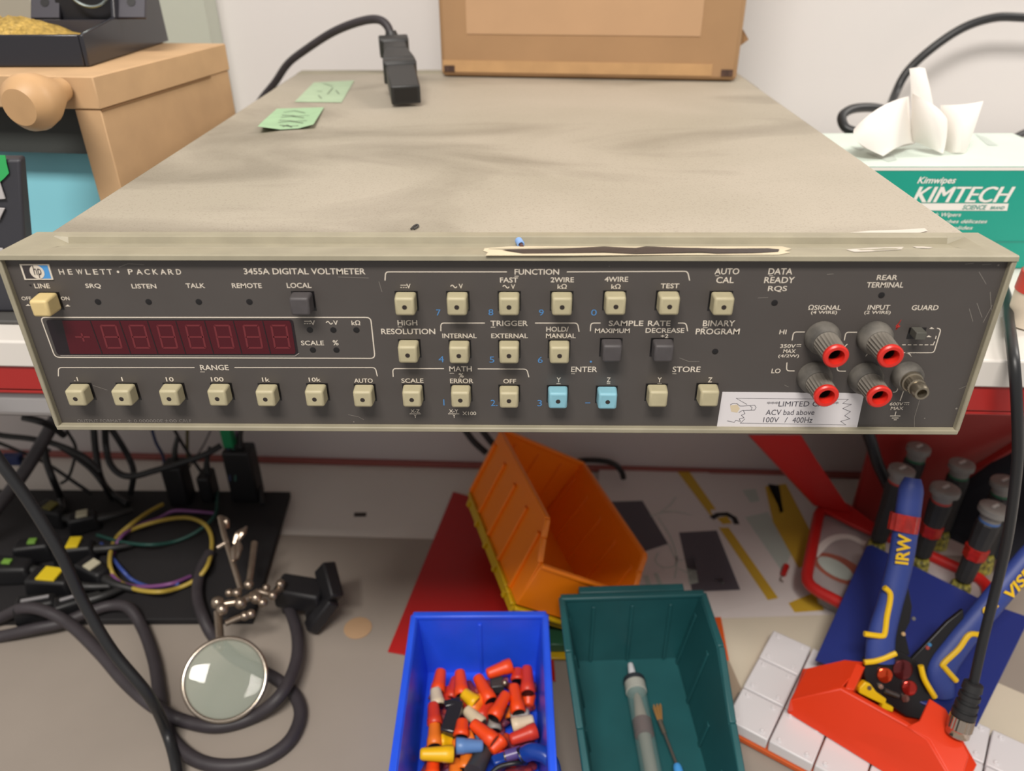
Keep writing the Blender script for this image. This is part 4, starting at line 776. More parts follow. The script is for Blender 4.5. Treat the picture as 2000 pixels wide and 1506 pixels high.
# ------------------------------------------------------------------ storage bins
def bin_parts(root, Mx, w_, wb_, Lb, h, kn, lip, m, t=.0022, ribs=(3, 5), hang=False, inner=0):
    """hopper bin: x across, y backwards from the low front lip, z up"""
    hx = lambda z, s: s * (wb_ / 2 + (w_ - wb_) / 2 * z / h)
    def add(mb, lo, hi): mb.hexa([Mx @ V(p) for p in lo], [Mx @ V(p) for p in hi])
    mb = MB(); add(mb, [(-wb_/2, 0, 0), (wb_/2, 0, 0), (wb_/2, Lb, 0), (-wb_/2, Lb, 0)], [(-wb_/2, 0, t), (wb_/2, 0, t), (wb_/2, Lb, t), (-wb_/2, Lb, t)])
    mb.build('bin_floor', m, root, .0005)
    for s in (-1, 1):
        pg = [(0, t * .5), (Lb, t * .5), (Lb, h), (kn, h), (kn * .6, lip + (h - lip) * .55), (0, lip)]
        mb = MB(); add(mb, [(hx(z, s), y, z) for y, z in pg], [(hx(z, s) - s * t, y, z) for y, z in pg])
        o = mb.build('side_wall', m, root, .0006)
        for k in range(ribs[1]):                     # ribs outside and inside
            y = Lb * (.12 + .84 * k / max(1, ribs[1] - 1)) if ribs[1] > 1 else Lb * .5
            top = h * .80 if y > kn else lip * .8
            mb = MB(); 
            for off, tt in ((0, .0028), ):
                a_ = [(hx(.001, s), y - .0022, .001), (hx(.001, s), y + .0022, .001), (hx(top, s), y + .0022, top), (hx(top, s), y - .0022, top)]
                b2 = [(x + s * tt, yy, z) for x, yy, z in a_]; add(mb, a_, b2)
                a_ = [(x - s * t, yy, z) for x, yy, z in a_]; b2 = [(x - s * .0012, yy, z) for x, yy, z in a_]; add(mb, a_, b2)
            mb.build('rib', m, o, .0005)
        rim = MB(); r2 = .0026                      # rolled rim along the side
        pts = [(hx(h, s) + s * .001, Lb, h), (hx(h, s) + s * .001, kn, h), (hx(lip + (h-lip)*.55, s) + s * .0006, kn * .6, lip + (h - lip) * .55), (hx(lip, s), 0, lip)]
        for p, q in zip(pts, pts[1:]): rim.bar(Mx @ V(p), Mx @ V(q), .0052, .0034, Mx.to_3x3() @ V((0, 0, 1)))
        rim.build('side_rim', m, root, .0010)
    mb = MB(); add(mb, [(-wb_/2, Lb - t, t * .5), (wb_/2, Lb - t, t * .5), (w_/2, Lb - t, h), (-w_/2, Lb - t, h)], [(-wb_/2, Lb, t * .5), (wb_/2, Lb, t * .5), (w_/2, Lb, h), (-w_/2, Lb, h)])
    o = mb.build('rear_wall', m, root, .0006)
    for k in range(ribs[0]):
        x = (k - (ribs[0] - 1) / 2) * w_ / (ribs[0] + .6)
        mb = MB(); add(mb, [(x - .0013, Lb - t, .003), (x + .0013, Lb - t, .003), (x + .0013, Lb - t, h * .9), (x - .0013, Lb - t, h * .9)], [(x - .0013, Lb - t - .0016, .003), (x + .0013, Lb - t - .0016, .003), (x + .0013, Lb - t - .0016, h * .9), (x - .0013, Lb - t - .0016, h * .9)])
        mb.build('rib', m, o, .0005)
    mb = MB(); mb.bar(Mx @ V((-w_/2 - .002, Lb, h)), Mx @ V((w_/2 + .002, Lb, h)), .0060, .0042, Mx.to_3x3() @ V((0, 0, 1))); mb.build('rear_rim', m, root, .0012)
    if hang:
        mb = MB(); add(mb, [(-w_*.38, Lb + .0035, h - .004), (w_*.38, Lb + .0035, h - .004), (w_*.38, Lb + .0095, h - .004), (-w_*.38, Lb + .0095, h - .004)], [(-w_*.38, Lb + .0035, h + .0015), (w_*.38, Lb + .0035, h + .0015), (w_*.38, Lb + .0095, h + .003), (-w_*.38, Lb + .0095, h + .003)])
        mb.build('hanger', m, root, .0008)
    lw = wb_ + (w_ - wb_) * lip / h
    mb = MB(); add(mb, [(-wb_/2, 0, t * .5), (wb_/2, 0, t * .5), (wb_/2, t, t * .5), (-wb_/2, t, t * .5)], [(-lw/2, -.004, lip), (lw/2, -.004, lip), (lw/2, -.004 + t, lip), (-lw/2, -.004 + t, lip)])
    mb.build('front_wall', m, root, .0006)
    mb = MB(); mb.bar(Mx @ V((-lw/2, -.004, lip)), Mx @ V((lw/2, -.004, lip)), .005, .0034, Mx.to_3x3() @ V((0, 0, 1))); mb.build('front_rim', m, root, .001)
def TM(x, y, z, rz=0, rx=0, ry=0): return Matrix.Translation((x, y, z)) @ Matrix.Rotation(rz, 4, 'Z') @ Matrix.Rotation(rx, 4, 'X') @ Matrix.Rotation(ry, 4, 'Y')
blue = mat('blue polypropylene', '#2a5cf2', .35, var=.10, vscale=40); grn = mat('dark teal polypropylene', '#21585c', .42, var=.14, vscale=30); org = mat('orange polypropylene', '#fb8512', .35); yeb = mat('yellow polypropylene', '#d0a814', .35); grb = mat('green polypropylene', '#2d5f43', .4)
BZ = .003
bb = thing('storage_bin', 'blue storage bin full of wire nuts at the front of the bench', 'storage bin', (-.02, .07, BZ))
bin_parts(bb, TM(-.0215, -.052, BZ, .02), .103, .094, .1915, .067, .030, .03, blue, ribs=(1, 0))
gb = thing('storage_bin', 'dark green storage bin holding a syringe and a small brush', 'storage bin', (.1, .07, BZ))
bin_parts(gb, TM(.108, -.030, BZ, .055), .113, .088, .1845, .075, .130, .035, grn, ribs=(3, 5), hang=True)
# tilted bins stacked behind: orange in yellow in green, on a red folder
OB = TM(.0415, .164, .0415, .285, -.078, .576)
rt_ = thing('storage_bin', 'orange storage bin lying tilted on its side behind the blue and green bins', 'storage bin', (.041, .162, .04))
bin_parts(rt_, OB, .104, .092, .177, .072, .020, .043, org, ribs=(3, 5))
ylw = thing('storage_bin', 'yellow storage bin mostly hidden under the tilted orange bin', 'storage bin', (.03, .162, .03))
bin_parts(ylw, OB @ Matrix.Translation((.001, .004, -.0126)), .094, .090, .165, .0115, .020, .009, yeb, ribs=(0, 5))
p = W(1090, 1250, z=.016); grs = thing('green_tray', 'flat green bin lid between the blue bin and the dark green bin', 'lid', (p.x, p.y, .0045))
MB().box(p.x - .010, p.x + .006, p.y - .006, p.y + .018, .0075, .017).build('plate', grb, grs, .001)
p2 = W(1090, 1279, z=.008); yl2 = thing('yellow_strip', 'thin yellow plastic strip under the green lid', 'strip', (p2.x, p2.y, .0045))
MB().box(p2.x - .010, p2.x + .007, p2.y - .003, p2.y + .022, .0048, .0073).build('plate', yeb, yl2, .0006)
# red folder
rf = [W(u, v, z=.0044) for u, v in ((757, 1272), (885, 960), (1060, 1010), (1085, 1330))]
tag(MB().hexa([V((p.x, p.y, .0028)) for p in rf], rf).build('folder', mat('red plastic folder', '#b01f1f', .4), None, .0004), 'red plastic folder lying under the coloured storage bins', 'folder')

# ------------------------------------------------------------------ wire nuts in the blue bin
nutc = {'o': ('orange', mat('nut orange', '#ee4a14', .4)), 'r': ('red', mat('nut red', '#d23a24', .4)), 'y': ('yellow', mat('nut yellow', '#efb90e', .4)), 'w': ('cream', mat('nut cream', '#d8c7a8', .45)), 'b': ('grey-blue', mat('nut greyblue', '#5f86bd', .4)), 'a': ('amber', mat('nut amber', '#ef7a22', .4)), 'g': ('grey', mat('nut grey', '#9b9690', .45))}
NU = [ # u, v, angle of the closed tip in the picture (deg, 0 = right, 90 = up), length px, colour, height, where
 (858, 1330, 80, 44, 'o', .026, 'in the rear left corner of the blue bin'), (886, 1345, 75, 44, 'r', .018, 'second from the left along the rear wall of the blue bin'), (900, 1335, 95, 50, 'o', .030, 'standing left of the rib on the rear wall of the blue bin'),
 (934, 1372, 50, 40, 'a', .026, 'leaning over the short yellow nut near the rear of the blue bin'), (945, 1345, 118, 56, 'o', .030, 'glossy, right of centre near the rear wall of the blue bin'), (975, 1308, 200, 52, 'o', .034, 'lying highest against the rear wall of the blue bin'), (1011, 1318, 90, 24, 'r', .028, 'tip up beside the rear wall, second from the right side'), (1030, 1328, 92, 52, 'r', .030, 'with a dusty tip in the rear right corner of the blue bin'), (1032, 1368, 270, 24, 'o', .022, 'open end down below the rear right corner nut'),
 (1008, 1365, 100, 56, 'o', .028, 'upright in front of the rear right corner of the blue bin'), (977, 1378, 62, 56, 'o', .030, 'with a bright streak right of the centre of the blue bin'), (948, 1385, 60, 40, 'r', .022, 'faded, at the centre of the pile in the blue bin'), (917, 1363, 140, 34, 'y', .030, 'short, near the top of the pile in the blue bin'),
 (853, 1362, 100, 34, 'w', .028, 'on top of the left side of the pile'), (848, 1395, 95, 44, 'r', .028, 'second down along the left wall of the blue bin'), (849, 1432, 90, 52, 'a', .026, 'third down along the left wall of the blue bin'), (873, 1362, 70, 40, 'r', .016, 'deep in the pile behind the black connector'),
 (925, 1400, 135, 44, 'w', .026, 'slanting across the middle of the pile'), (912, 1385, 130, 44, 'r', .020, 'partly hidden behind the slanting cream nut'), (902, 1422, 85, 34, 'o', .034, 'tip up beside the black connector'), (944, 1430, 140, 58, 'o', .034, 'slanting in the middle front of the pile'), (970, 1455, 225, 34, 'o', .030, 'tip down in the middle front of the pile'), (905, 1448, 205, 44, 'a', .026, 'under the grey-blue nut'),
 (917, 1457, 0, 54, 'b', .034, 'lying level in the front half of the blue bin'), (853, 1473, 180, 66, 'y', .036, 'large, lying level at the front left of the pile'), (1022, 1412, 15, 44, 'w', .030, 'at the right wall of the blue bin'), (1022, 1436, 200, 56, 'r', .034, 'lying level near the right wall of the blue bin'), (872, 1448, 0, 24, 'y', .024, 'small, below the black connector'),
 (948, 1442, 150, 40, 'b', .022, 'behind the slanting orange nut'), (1003, 1392, 80, 30, 'a', .018, 'low between two orange nuts right of centre'), (1017, 1398, 10, 36, 'g', .020, 'behind the cream nut at the right wall'), (910, 1485, 80, 40, 'a', .022, 'front centre, below the large yellow nut'), (845, 1500, 85, 40, 'o', .026, 'in the front left corner below the large yellow nut'), (890, 1503, 90, 40, 'a', .020, 'at the bottom edge of the photo, right of the front left corner'), (965, 1412, 90, 30, 'g', .016, 'low in the middle of the pile'), (990, 1480, 170, 40, 'r', .020, 'beside the dark blue terminal at the front right')]
for u, v, an, ln, ck, hgt, where in NU:
    z = BZ + hgt; c = W(u, v, z=z); an = math.radians(an); dx_ = V((math.cos(an), math.sin(an), 0))
    tip = W(u + math.cos(an) * ln / 2, v - math.sin(an) * ln / 2, z=z + .003 * (1 if math.sin(an) > 0 else -.6)); base = W(u - math.cos(an) * ln / 2, v + math.sin(an) * ln / 2, z=z)
    ax = tip - base; Ln = ax.length; k = Ln
    cn, mm = nutc[ck]
    o = thing('wire_nut', cn + ' wire nut ' + where, 'wire nut', tuple(base), 'wire nuts in the blue bin')
    MB().lathe(base, ax, [(0, .0050), (.0006, .0060), (k * .30, .0058), (k * .34, .0054), (k * .90, .0043), (k * .97, .0038), (k, .0026)], 20, .00035, (1, 2, 3)).build('shell', mm, o, ang=60)
    MB().lathe(base + ax.normalized() * .0003, -ax, [(0, .0045), (.0006, .0048)], 16).build('open_end', hole, o)
# other small parts in the blue bin
c = W(885, 1400, z=BZ + .034); o = thing('connector', 'glossy black connector block in the left of the wire nut pile', 'connector', tuple(c))
MB().bar(W(893, 1372, z=BZ + .034), W(874, 1435, z=BZ + .030), .011, .010).build('body', mat('gloss black plastic', '#26262c', .18), o, .0015, seg=3)
MB().bar(W(868, 1378, z=BZ + .036), W(900, 1370, z=BZ + .036), .006, .005).build('latch', mat('gloss black plastic', '#26262c', .18), o, .001)
c = W(968, 1338, z=BZ + .024); o = thing('screw_terminal', 'small dark screw terminal under the topmost orange nut', 'terminal', tuple(c))
MB().bar(W(958, 1340, z=BZ + .024), W(984, 1337, z=BZ + .024), .010, .009).build('body', mat('dark grey plastic', '#3c3c3e', .4), o, .001)
MB().ball(W(986, 1334, z=BZ + .030), .0028).build('screw', steel, o)
o = thing('terminal_lug', 'dark blue crimp lug bent over the right wall of the blue bin', 'lug', tuple(W(1060, 1480, z=BZ + .05)))
MB().tube([W(1022, 1474, z=BZ + .044), W(1040, 1468, z=BZ + .050), W(1062, 1474, z=BZ + .052), W(1078, 1492, z=BZ + .050), W(1084, 1520, z=BZ + .046)], [.0056, .0058, .0056, .0052, .005], 14).build('sleeve', mat('deep blue vinyl', '#153d94', .3), o)
MB().tube([W(1016, 1478, z=BZ + .043), W(1023, 1474, z=BZ + .044)], .0061, 14).build('sleeve_end', mat('dark vinyl', '#15131f', .4), o)
o = thing('connector', 'violet crimp connector left of the dark blue lug', 'connector', tuple(W(1005, 1470, z=BZ + .034)))
MB().tube([W(988, 1477, z=BZ + .034), W(1018, 1468, z=BZ + .036)], .0042, 12).build('body', mat('violet vinyl', '#5b4a86', .3), o)
MB().tube([W(984, 1478, z=BZ + .034), W(989, 1477, z=BZ + .034)], .0026, 12).build('tip', steel, o)
o = thing('wire_lead', 'thin black lead curving through the front of the wire nut pile', 'cable', tuple(W(1000, 1495, z=BZ + .03)))
MB().tube([W(955, 1515, z=BZ + .028), W(975, 1498, z=BZ + .032), W(1005, 1491, z=BZ + .034), W(1030, 1490, z=BZ + .03)], .0018).build('lead', cabm, o)
o = thing('connector', 'black barrel connector at the bottom centre of the wire nut pile', 'connector', tuple(W(940, 1490, z=BZ + .02)))
MB().tube([W(950, 1460, z=BZ + .022), W(925, 1510, z=BZ + .026)], [.006, .0075, .0075], 14).build('body', mat('dark grey plastic', '#2b2930', .4), o)
o = thing('crimp_lug', 'flat blue crimp lug at the front of the pile, left of the violet connector', 'lug', tuple(W(975, 1485, z=BZ + .03)))
MB().bar(W(962, 1488, z=BZ + .030), W(990, 1478, z=BZ + .030), .008, .005).build('sleeve', mat('deep blue vinyl', '#153d94', .3), o, .0015)
for l_, pts in (('bed of dark blue lugs and wire nuts low in the blue bin', None),):
    rr = random.Random(5); bed = MB()
    Mb = TM(-.0215, -.052, BZ, .02)
    for k in range(150):
        x = rr.uniform(-.038, .038); y = rr.uniform(.012, .172); z = rr.uniform(.005, .017); ph = rr.uniform(0, 2 * PI); d = V((math.cos(ph), math.sin(ph), rr.uniform(-.3, .3))) * .008
        bed.lathe(Mb @ (V((x, y, z)) - d), Mb.to_3x3() @ d, [(0, .0038), (.005, .0040), (.014, .0028), (.0155, .0015)], 8)
    o = bed.build('wire_nut_bed', mat('mixed nuts', '#c9431f', .5, var=.8, vscale=55, col2='#23305f')); o['kind'] = 'stuff'; tag(o, l_, 'wire nuts')

# ------------------------------------------------------------------ in the green bin: syringe and brush
fz_ = BZ + .0105
sy = thing('syringe', 'clear syringe with red plunger tip and white nozzle in the green bin', 'syringe', tuple(W(1245, 1400, z=fz_)))
n0 = W(1231, 1296, z=fz_); n1 = W(1238, 1326, z=fz_); axd = (W(1265, 1470, z=fz_) - n1).normalized(); rB = .0078
MB().lathe(n0, axd, [(0, .0015), (.001, .0024), ((n1 - n0).length, .0036)], 20).build('nozzle', mat('white nylon', '#dfdfe4', .4), sy)
MB().lathe(n1, axd, [(-.001, .004), (.0003, .0086), (.003, .0090), (.0045, .0086)], 28).build('end_ring', mat('dark rubber ring', '#2b3036', .5), sy)
MB().lathe(n1, axd, [(.004, .0076), (.0046, .0084), (.0130, .0085), (.0134, .0078)], 28).build('cap', mat('frosted collar', '#a9aaa2', .5), sy)
clr = mat('clear plastic', '#8fb0ae', .08, alpha=.30, spec=.8)
MB().lathe(n1, axd, [(.0135, rB), (.10, rB)], 28).build('barrel', clr, sy)
MB().lathe(n1, axd, [(.0145, .0015), (.018, .0032), (.038, .0052), (.0385, .005)], 24).build('contents', mat('beige paste', '#a58e7e', .5), sy)
MB().lathe(n1, axd, [(.0388, .0055), (.0392, .0074), (.052, .0074), (.0525, .006)], 28).build('plunger_tip', mat('deep red rubber', '#6d1c1f', .35), sy)
MB().lathe(n1, axd, [(.0527, .0050), (.105, .0050)], 20).build('plunger', mat('beige rod', '#8f8378', .5), sy)
br = thing('acid_brush', 'small brush with bristles and light blue handle beside the syringe', 'brush', tuple(W(1290, 1420, z=BZ + .008)))
q0 = W(1283, 1378, z=BZ + .010); q1 = W(1290, 1412, z=BZ + .010); q2 = W(1322, 1494, z=BZ + .010); q3 = W(1334, 1540, z=BZ + .010)
for k in range(14):
    a_ = (k - 6.5) / 6.5; MB
    pass
bsm = MB()
for k in range(16):
    a_ = (k - 7.5) / 7.5; sdv = V((.96, .25, 0)); bsm.tube([q1 + sdv * a_ * .0014, q0 + sdv * a_ * .0035 + V((0, .001 * math.cos(a_ * 9), .001 * math.sin(k)))], [.0004, .0003], 5, 0)
bsm.build('bristles', mat('tan bristle', '#97703f', .7), br)
MB().tube([q1 - (q2 - q1).normalized() * .002, q1 + (q2 - q1) * .25], [.0020, .0018], 10, 0).build('ferrule', mat('tin ferrule', '#8d8578', .35, .7), br)
MB().tube([q1 + (q2 - q1) * .24, q2], .0011, 8, 0).build('wire_shaft', mat('wire shaft', '#6d6660', .4, .5), br)
MB().tube([q2, q2 + (q3 - q2) * .2, q3], [.0026, .0034, .0034], 14).build('handle', mat('light blue handle', '#4b9be0', .35), br)

# ------------------------------------------------------------------ papers behind the bins
pap = mat('paper', '#d8d0cd', .7); yst = mat('yellow print', '#c9a32f', .6); dkp = mat('dark photo print', '#57525a', .6); gyp = mat('grey print', '#8d878e', .6); blp = mat('black print', '#1d1b1c', .6)
def sheet(pts, z, th=.0004): 
    q = [W(u, v, z=z) for u, v in pts]; return MB().hexa([p - V((0, 0, th)) for p in q], q)
def on(root, pts, z, m, nm, l=None):
    o = MB().poly([W(u, v, z=z + .0003) for u, v in pts]).build(nm, m, root, smooth=False, fix=False)
    if l: lab(o, l)
def leaflet(l, pts, z, prints):
    c = W(*pts[0], z=z); t_ = thing('leaflet', l, 'leaflet', (c.x, c.y, .003)); sheet(pts, z).build('sheet', pap, t_)
    for pp, m, nm in prints: on(t_, pp, z, m, nm)
leaflet('printed leaflet with a dark yellow band at the back right, partly under the red bar', [(1330, 915), (1560, 905), (1640, 1130), (1480, 1215), (1400, 1130)], .0032, [([(1494, 950), (1535, 945), (1610, 1090), (1560, 1110), (1510, 1020)], yst, 'yellow_band'), ([(1500, 945), (1522, 948), (1530, 1000), (1512, 1004)], blp, 'dark_picture'), ([(1450, 958), (1476, 955), (1484, 978), (1466, 982)], gyp, 'grey_text'), ([(1455, 1010), (1500, 1000), (1545, 1080), (1530, 1120)], gyp, 'grey_picture')])
leaflet('leaflet with a yellow corner in front of the red frame', [(1400, 1130), (1600, 1110), (1660, 1195), (1600, 1212), (1390, 1215)], .0036, [([(1540, 1178), (1595, 1155), (1610, 1192), (1552, 1196)], yst, 'yellow_band')])
leaflet('large leaflet with a yellow stripe and meter photos behind the green bin', [(1170, 915), (1325, 900), (1400, 930), (1530, 1166), (1375, 1205), (1160, 1212)], .0042,
        [([(1318, 915), (1340, 912), (1520, 1168), (1500, 1172), (1390, 1010)], yst, 'yellow_stripe'), ([(1326, 1040), (1400, 1036), (1446, 1152), (1352, 1156)], dkp, 'meter_photo'), ([(1185, 980), (1255, 978), (1305, 1062), (1250, 1080)], dkp, 'meter_photo'), ([(1338, 1092), (1356, 1088), (1364, 1138), (1346, 1142)], gyp, 'small_print'), ([(1392, 1130), (1410, 1128), (1414, 1140), (1396, 1142)], gyp, 'small_print'), ([(1256, 1125), (1266, 1123), (1278, 1162), (1268, 1162)], gyp, 'small_print'), ([(1276, 1120), (1284, 1118), (1302, 1162), (1294, 1162)], gyp, 'small_print')])
lz = .0048
o = thing('leaflet', 'narrow leaflet strip showing a black and yellow part beside the yellow stripe', 'leaflet', tuple(W(1400, 1000, z=lz)))
sheet([(1388, 996), (1442, 992), (1450, 1030), (1400, 1030)], lz).build('sheet', pap, o)
MB().ribbon([W(u, v, z=lz + .0003) for u, v in ((1390, 1012), (1402, 1005), (1420, 1004), (1434, 1012), (1439, 1024))], .006, (0, 0, 1)).build('black_ring', blp, o, smooth=False, fix=False)
on(o, [(1400, 1012), (1420, 1008), (1430, 1022), (1412, 1024)], lz, yst, 'yellow_centre')
lc = MB()
for pts in ([(1270, 1008), (1310, 998), (1350, 1006)], [(1305, 1062), (1320, 1090), (1335, 1095)], [(1285, 1080), (1280, 1095), (1295, 1108), (1318, 1105), (1322, 1088)], [(1325, 1110), (1345, 1120), (1352, 1118)], [(1290, 1000), (1310, 985), (1320, 970)], [(1285, 1010), (1310, 1050), (1322, 1090), (1318, 1130)]):
    lc.ribbon(spline([W(u, v, z=.0046) for u, v in pts], 5), .0012, (0, 0, 1))
tag(lc.build('printed_cord', gyp, None, smooth=False, fix=False), 'grey printed test cords on the large leaflet', 'print')
# cream sheet, orange strip
zz = .0032
q = [W(u, v, z=zz + .0012) for u, v in ((1395, 1208), (1640, 1200), (2150, 1420), (2150, 1600), (1600, 1560), (1440, 1345))]
tag(MB().hexa([V((p.x, p.y, .0027)) for p in q], q).build('cream_board', mat('cream board', '#d2c8b4', .6, var=.05, vscale=20), None, .0003), 'cream board under the white tiles at the right of the bench', 'board')
os_ = thing('card_strip', 'narrow card strip, orange fading to beige, right of the green bin', 'card', tuple(W(1400, 1250, z=.006)))
MB().hexa([W(u, v, z=.0046) for u, v in ((1376, 1206), (1408, 1205), (1424, 1290), (1392, 1292))], [W(u, v, z=.0056) for u, v in ((1376, 1206), (1408, 1205), (1424, 1290), (1392, 1292))]).build('orange_part', mat('orange card', '#d4571a', .5), os_)
MB().hexa([W(u, v, z=.0046) for u, v in ((1392, 1292), (1424, 1290), (1448, 1345), (1410, 1400))], [W(u, v, z=.0056) for u, v in ((1392, 1292), (1424, 1290), (1448, 1345), (1410, 1400))]).build('beige_part', mat('beige card', '#a08f7c', .6), os_)

# ------------------------------------------------------------------ right: white tiles, red holder with the wire stripper, red framed case, screwdrivers
tilem = mat('white tile plastic', '#d9d6d8', .4); orb = mat('orange board', '#c85a26', .5)
O = W(1510, 1229, z=.020); e1 = (W(1645, 1290, z=.020) - O).normalized(); e2 = V((-e1.y, e1.x, 0)) * -1
def TT(a, b, z): return O + e1 * a + e2 * b + V((0, 0, z - .020))
ts = W(1413, 1358, z=.020) - O
tl = thing('tile_rack', 'white tiled rack base with screw studs on an orange board', 'rack', tuple(TT(.06, .05, .004)))
AW, BW = .236, .108
MB().hexa([TT(-.001, -.001, .0048), TT(AW + .001, -.001, .0048), TT(AW + .001, BW + .001, .0048), TT(-.001, BW + .001, .0048)], [TT(-.001, -.001, .0090), TT(AW + .001, -.001, .0090), TT(AW + .001, BW + .001, .0090), TT(-.001, BW + .001, .0090)]).build('base_board', orb, tl, .0005)
na, nb = 7, 3
sa, sb = AW / na, BW / nb
for i in range(na):
    for j in range(nb):
        a0, a1, b0, b1 = i * sa + .0006, (i + 1) * sa - .0006, j * sb + .0006, (j + 1) * sb - .0006
        o = MB().hexa([TT(a0, b0, .0092), TT(a1, b0, .0092), TT(a1, b1, .0092), TT(a0, b1, .0092)], [TT(a0, b0, .020), TT(a1, b0, .020), TT(a1, b1, .020), TT(a0, b1, .020)]).build('tile', tilem, tl, .0010)
        if True:
            for a in (a0 + .006, a1 - .006):
                for b in (b0 + .005, b1 - .005): MB().lathe(TT(a, b, .0201), (0, 0, 1), [(0, .0019), (.0008, .0018), (.0011, .0011), (.0007, .0006)], 12).build('stud', tilem, o)
# red holder: a tapered block with an open slot
red2 = mat('red orange printed plastic', '#df3a14', .42, var=.05, vscale=30)
Zt = .021
hd = thing('tool_holder', 'red orange tool holder block standing on the white tiles', 'tool holder', tuple(TT(.1, .05, Zt)))
H1 = .062
def hp(u, v, z): return W(u, v, z=z)
# outline of the block at its foot and at its top, clockwise from the left end
foot = [hp(1537, 1392, Zt), hp(1720, 1500, Zt), hp(1860, 1585, Zt), hp(1905, 1500, Zt), hp(1845, 1395, Zt), hp(1640, 1308, Zt), hp(1567, 1312, Zt)]
ht = .058
front = [hp(1537, 1392, Zt), hp(1543, 1368, .040), hp(1642, 1345, ht), hp(1770, 1416, ht), hp(1812, 1445, ht), hp(1870, 1545, ht - .006), hp(1760, 1530, Zt)]
MB().prism(front[::-1], e2 * -.004).build('front_wall', red2, hd, .0008)
sl_ = [hp(1543, 1368, .040), hp(1575, 1305, .040), hp(1650, 1290, .062), hp(1690, 1292, .062), hp(1642, 1345, ht)]
MB().hexa([p - V((0, 0, .014)) for p in sl_], sl_).build('left_wing', red2, hd, .0008)
sl2 = [hp(1650, 1345, ht), hp(1668, 1348, ht), hp(1690, 1302, .062), hp(1672, 1294, .062)]
MB().hexa([p - V((0, 0, .034)) for p in sl2], sl2).build('slot_wall', red2, hd, .0006)
sr = [hp(1770, 1418, ht), hp(1795, 1407, ht + .004), hp(1815, 1363, .064), hp(1848, 1384, .064), hp(1893, 1475, ht), hp(1872, 1545, ht - .006), hp(1815, 1445, ht)]
MB().hexa([p - V((0, 0, .034)) for p in sr], sr).build('right_wing', red2, hd, .0010)
bk = [hp(1672, 1296, .058), hp(1690, 1300, .058), hp(1820, 1366, .058), hp(1812, 1360, .058)]
MB().bar(hp(1690, 1330, .027), hp(1800, 1395, .027), .004, .008).build('slot_floor', red2, hd, .0005)
bt = MB().hexa([p.copy() for p in foot], [p + V((0, 0, .004)) for p in foot]).build('base_plate', red2, hd, .0005)

# wire stripper in the holder, its two blue handles leaning back
hc = hp(1762, 1318, .057); wn = V((0, -.86, .51)).normalized()     # plane the tool lies in
SP = (hc, wn)
def sp(u, v, e=0): return W(u, v, pl=(hc + wn * e, wn))
ws = thing('wire_stripper', 'blue handled wire stripper with yellow trim standing in the red holder', 'wire stripper', tuple(hc))
bh = mat('blue grip', '#2c3f86', .5, bump=.05, bscale=300); ymm = mat('yellow grip', '#e2b70c', .45); bkm = mat('blackened steel', '#1f1e20', .35, .3)
def plate(pts, m, nm, root=ws, e=0, t=.006, bev=.0008): return MB().prism([sp(u, v, e) for u, v in pts], wn * -t).build(nm, m, root, bev, seg=3)
plate([(1690, 1290), (1738, 1270), (1765, 1275), (1800, 1300), (1830, 1365), (1812, 1408), (1770, 1400), (1700, 1350), (1688, 1320)], bkm, 'head', t=.007)
# steel shanks of both handles
plate([(1738, 1280), (1757, 1140), (1775, 1150), (1782, 1185), (1778, 1215), (1768, 1235), (1778, 1280)], bkm, 'shank', e=-.001, t=.004)
plate([(1778, 1290), (1815, 1252), (1850, 1215), (1882, 1190), (1885, 1235), (1850, 1265), (1830, 1310), (1800, 1310)], bkm, 'shank', e=-.001, t=.004)
def grip(pts, rs, nm):
    mb = MB(); P = spline([sp(u, v, -.002) for u, v in pts], 6); n = 16; m = len(P); vs = []; fs = []
    for i, p in enumerate(P):
        t_ = (P[min(i + 1, m - 1)] - P[max(0, i - 1)]).normalized(); s_ = t_.cross(wn); f = i / (m - 1) * (len(rs) - 1); k = min(int(f), len(rs) - 2); r = rs[k] + (rs[k + 1] - rs[k]) * (f - k)
        vs += [p + s_ * r * math.cos(2 * PI * j / n) + wn * min(.0068, r * .8) * math.sin(2 * PI * j / n) for j in range(n)]
    for i in range(m - 1):
        for j in range(n): fs.append((i * n + j, i * n + (j + 1) % n, (i + 1) * n + (j + 1) % n, (i + 1) * n + j))
    fs += [list(range(n))[::-1], [(m - 1) * n + j for j in range(n)]]
    return mb.add(vs, fs).build(nm, bh, ws)
grip([(1783, 934), (1779, 960), (1768, 1040), (1756, 1110), (1738, 1180), (1722, 1240), (1718, 1292)], [.0060, .0092, .0094, .0094, .0092, .0104, .0112], 'handle')
grip([(2045, 1045), (2010, 1090), (1960, 1150), (1905, 1215), (1865, 1265), (1838, 1310), (1842, 1360)], [.0060, .0092, .0094, .0094, .0100, .0112, .0080], 'handle')
def trim(pts, wd, nm, m=ymm, e=.0048): 
    P = [sp(u, v, e) for u, v in pts]; return MB().tube(P, wd / 2, 8, 5).build(nm, m, ws)
trim([(1727, 1147), (1738, 1158), (1738, 1175), (1732, 1205), (1728, 1236), (1722, 1242), (1702, 1240), (1688, 1238)], .0042, 'yellow_trim')
trim([(1688, 1294), (1715, 1290), (1750, 1276)], .0042, 'yellow_trim')
trim([(1915, 1240), (1893, 1240), (1872, 1268), (1843, 1296), (1845, 1304), (1868, 1330)], .0042, 'yellow_trim')
trim([(1798, 1300), (1806, 1328), (1826, 1362)], .0042, 'yellow_trim')
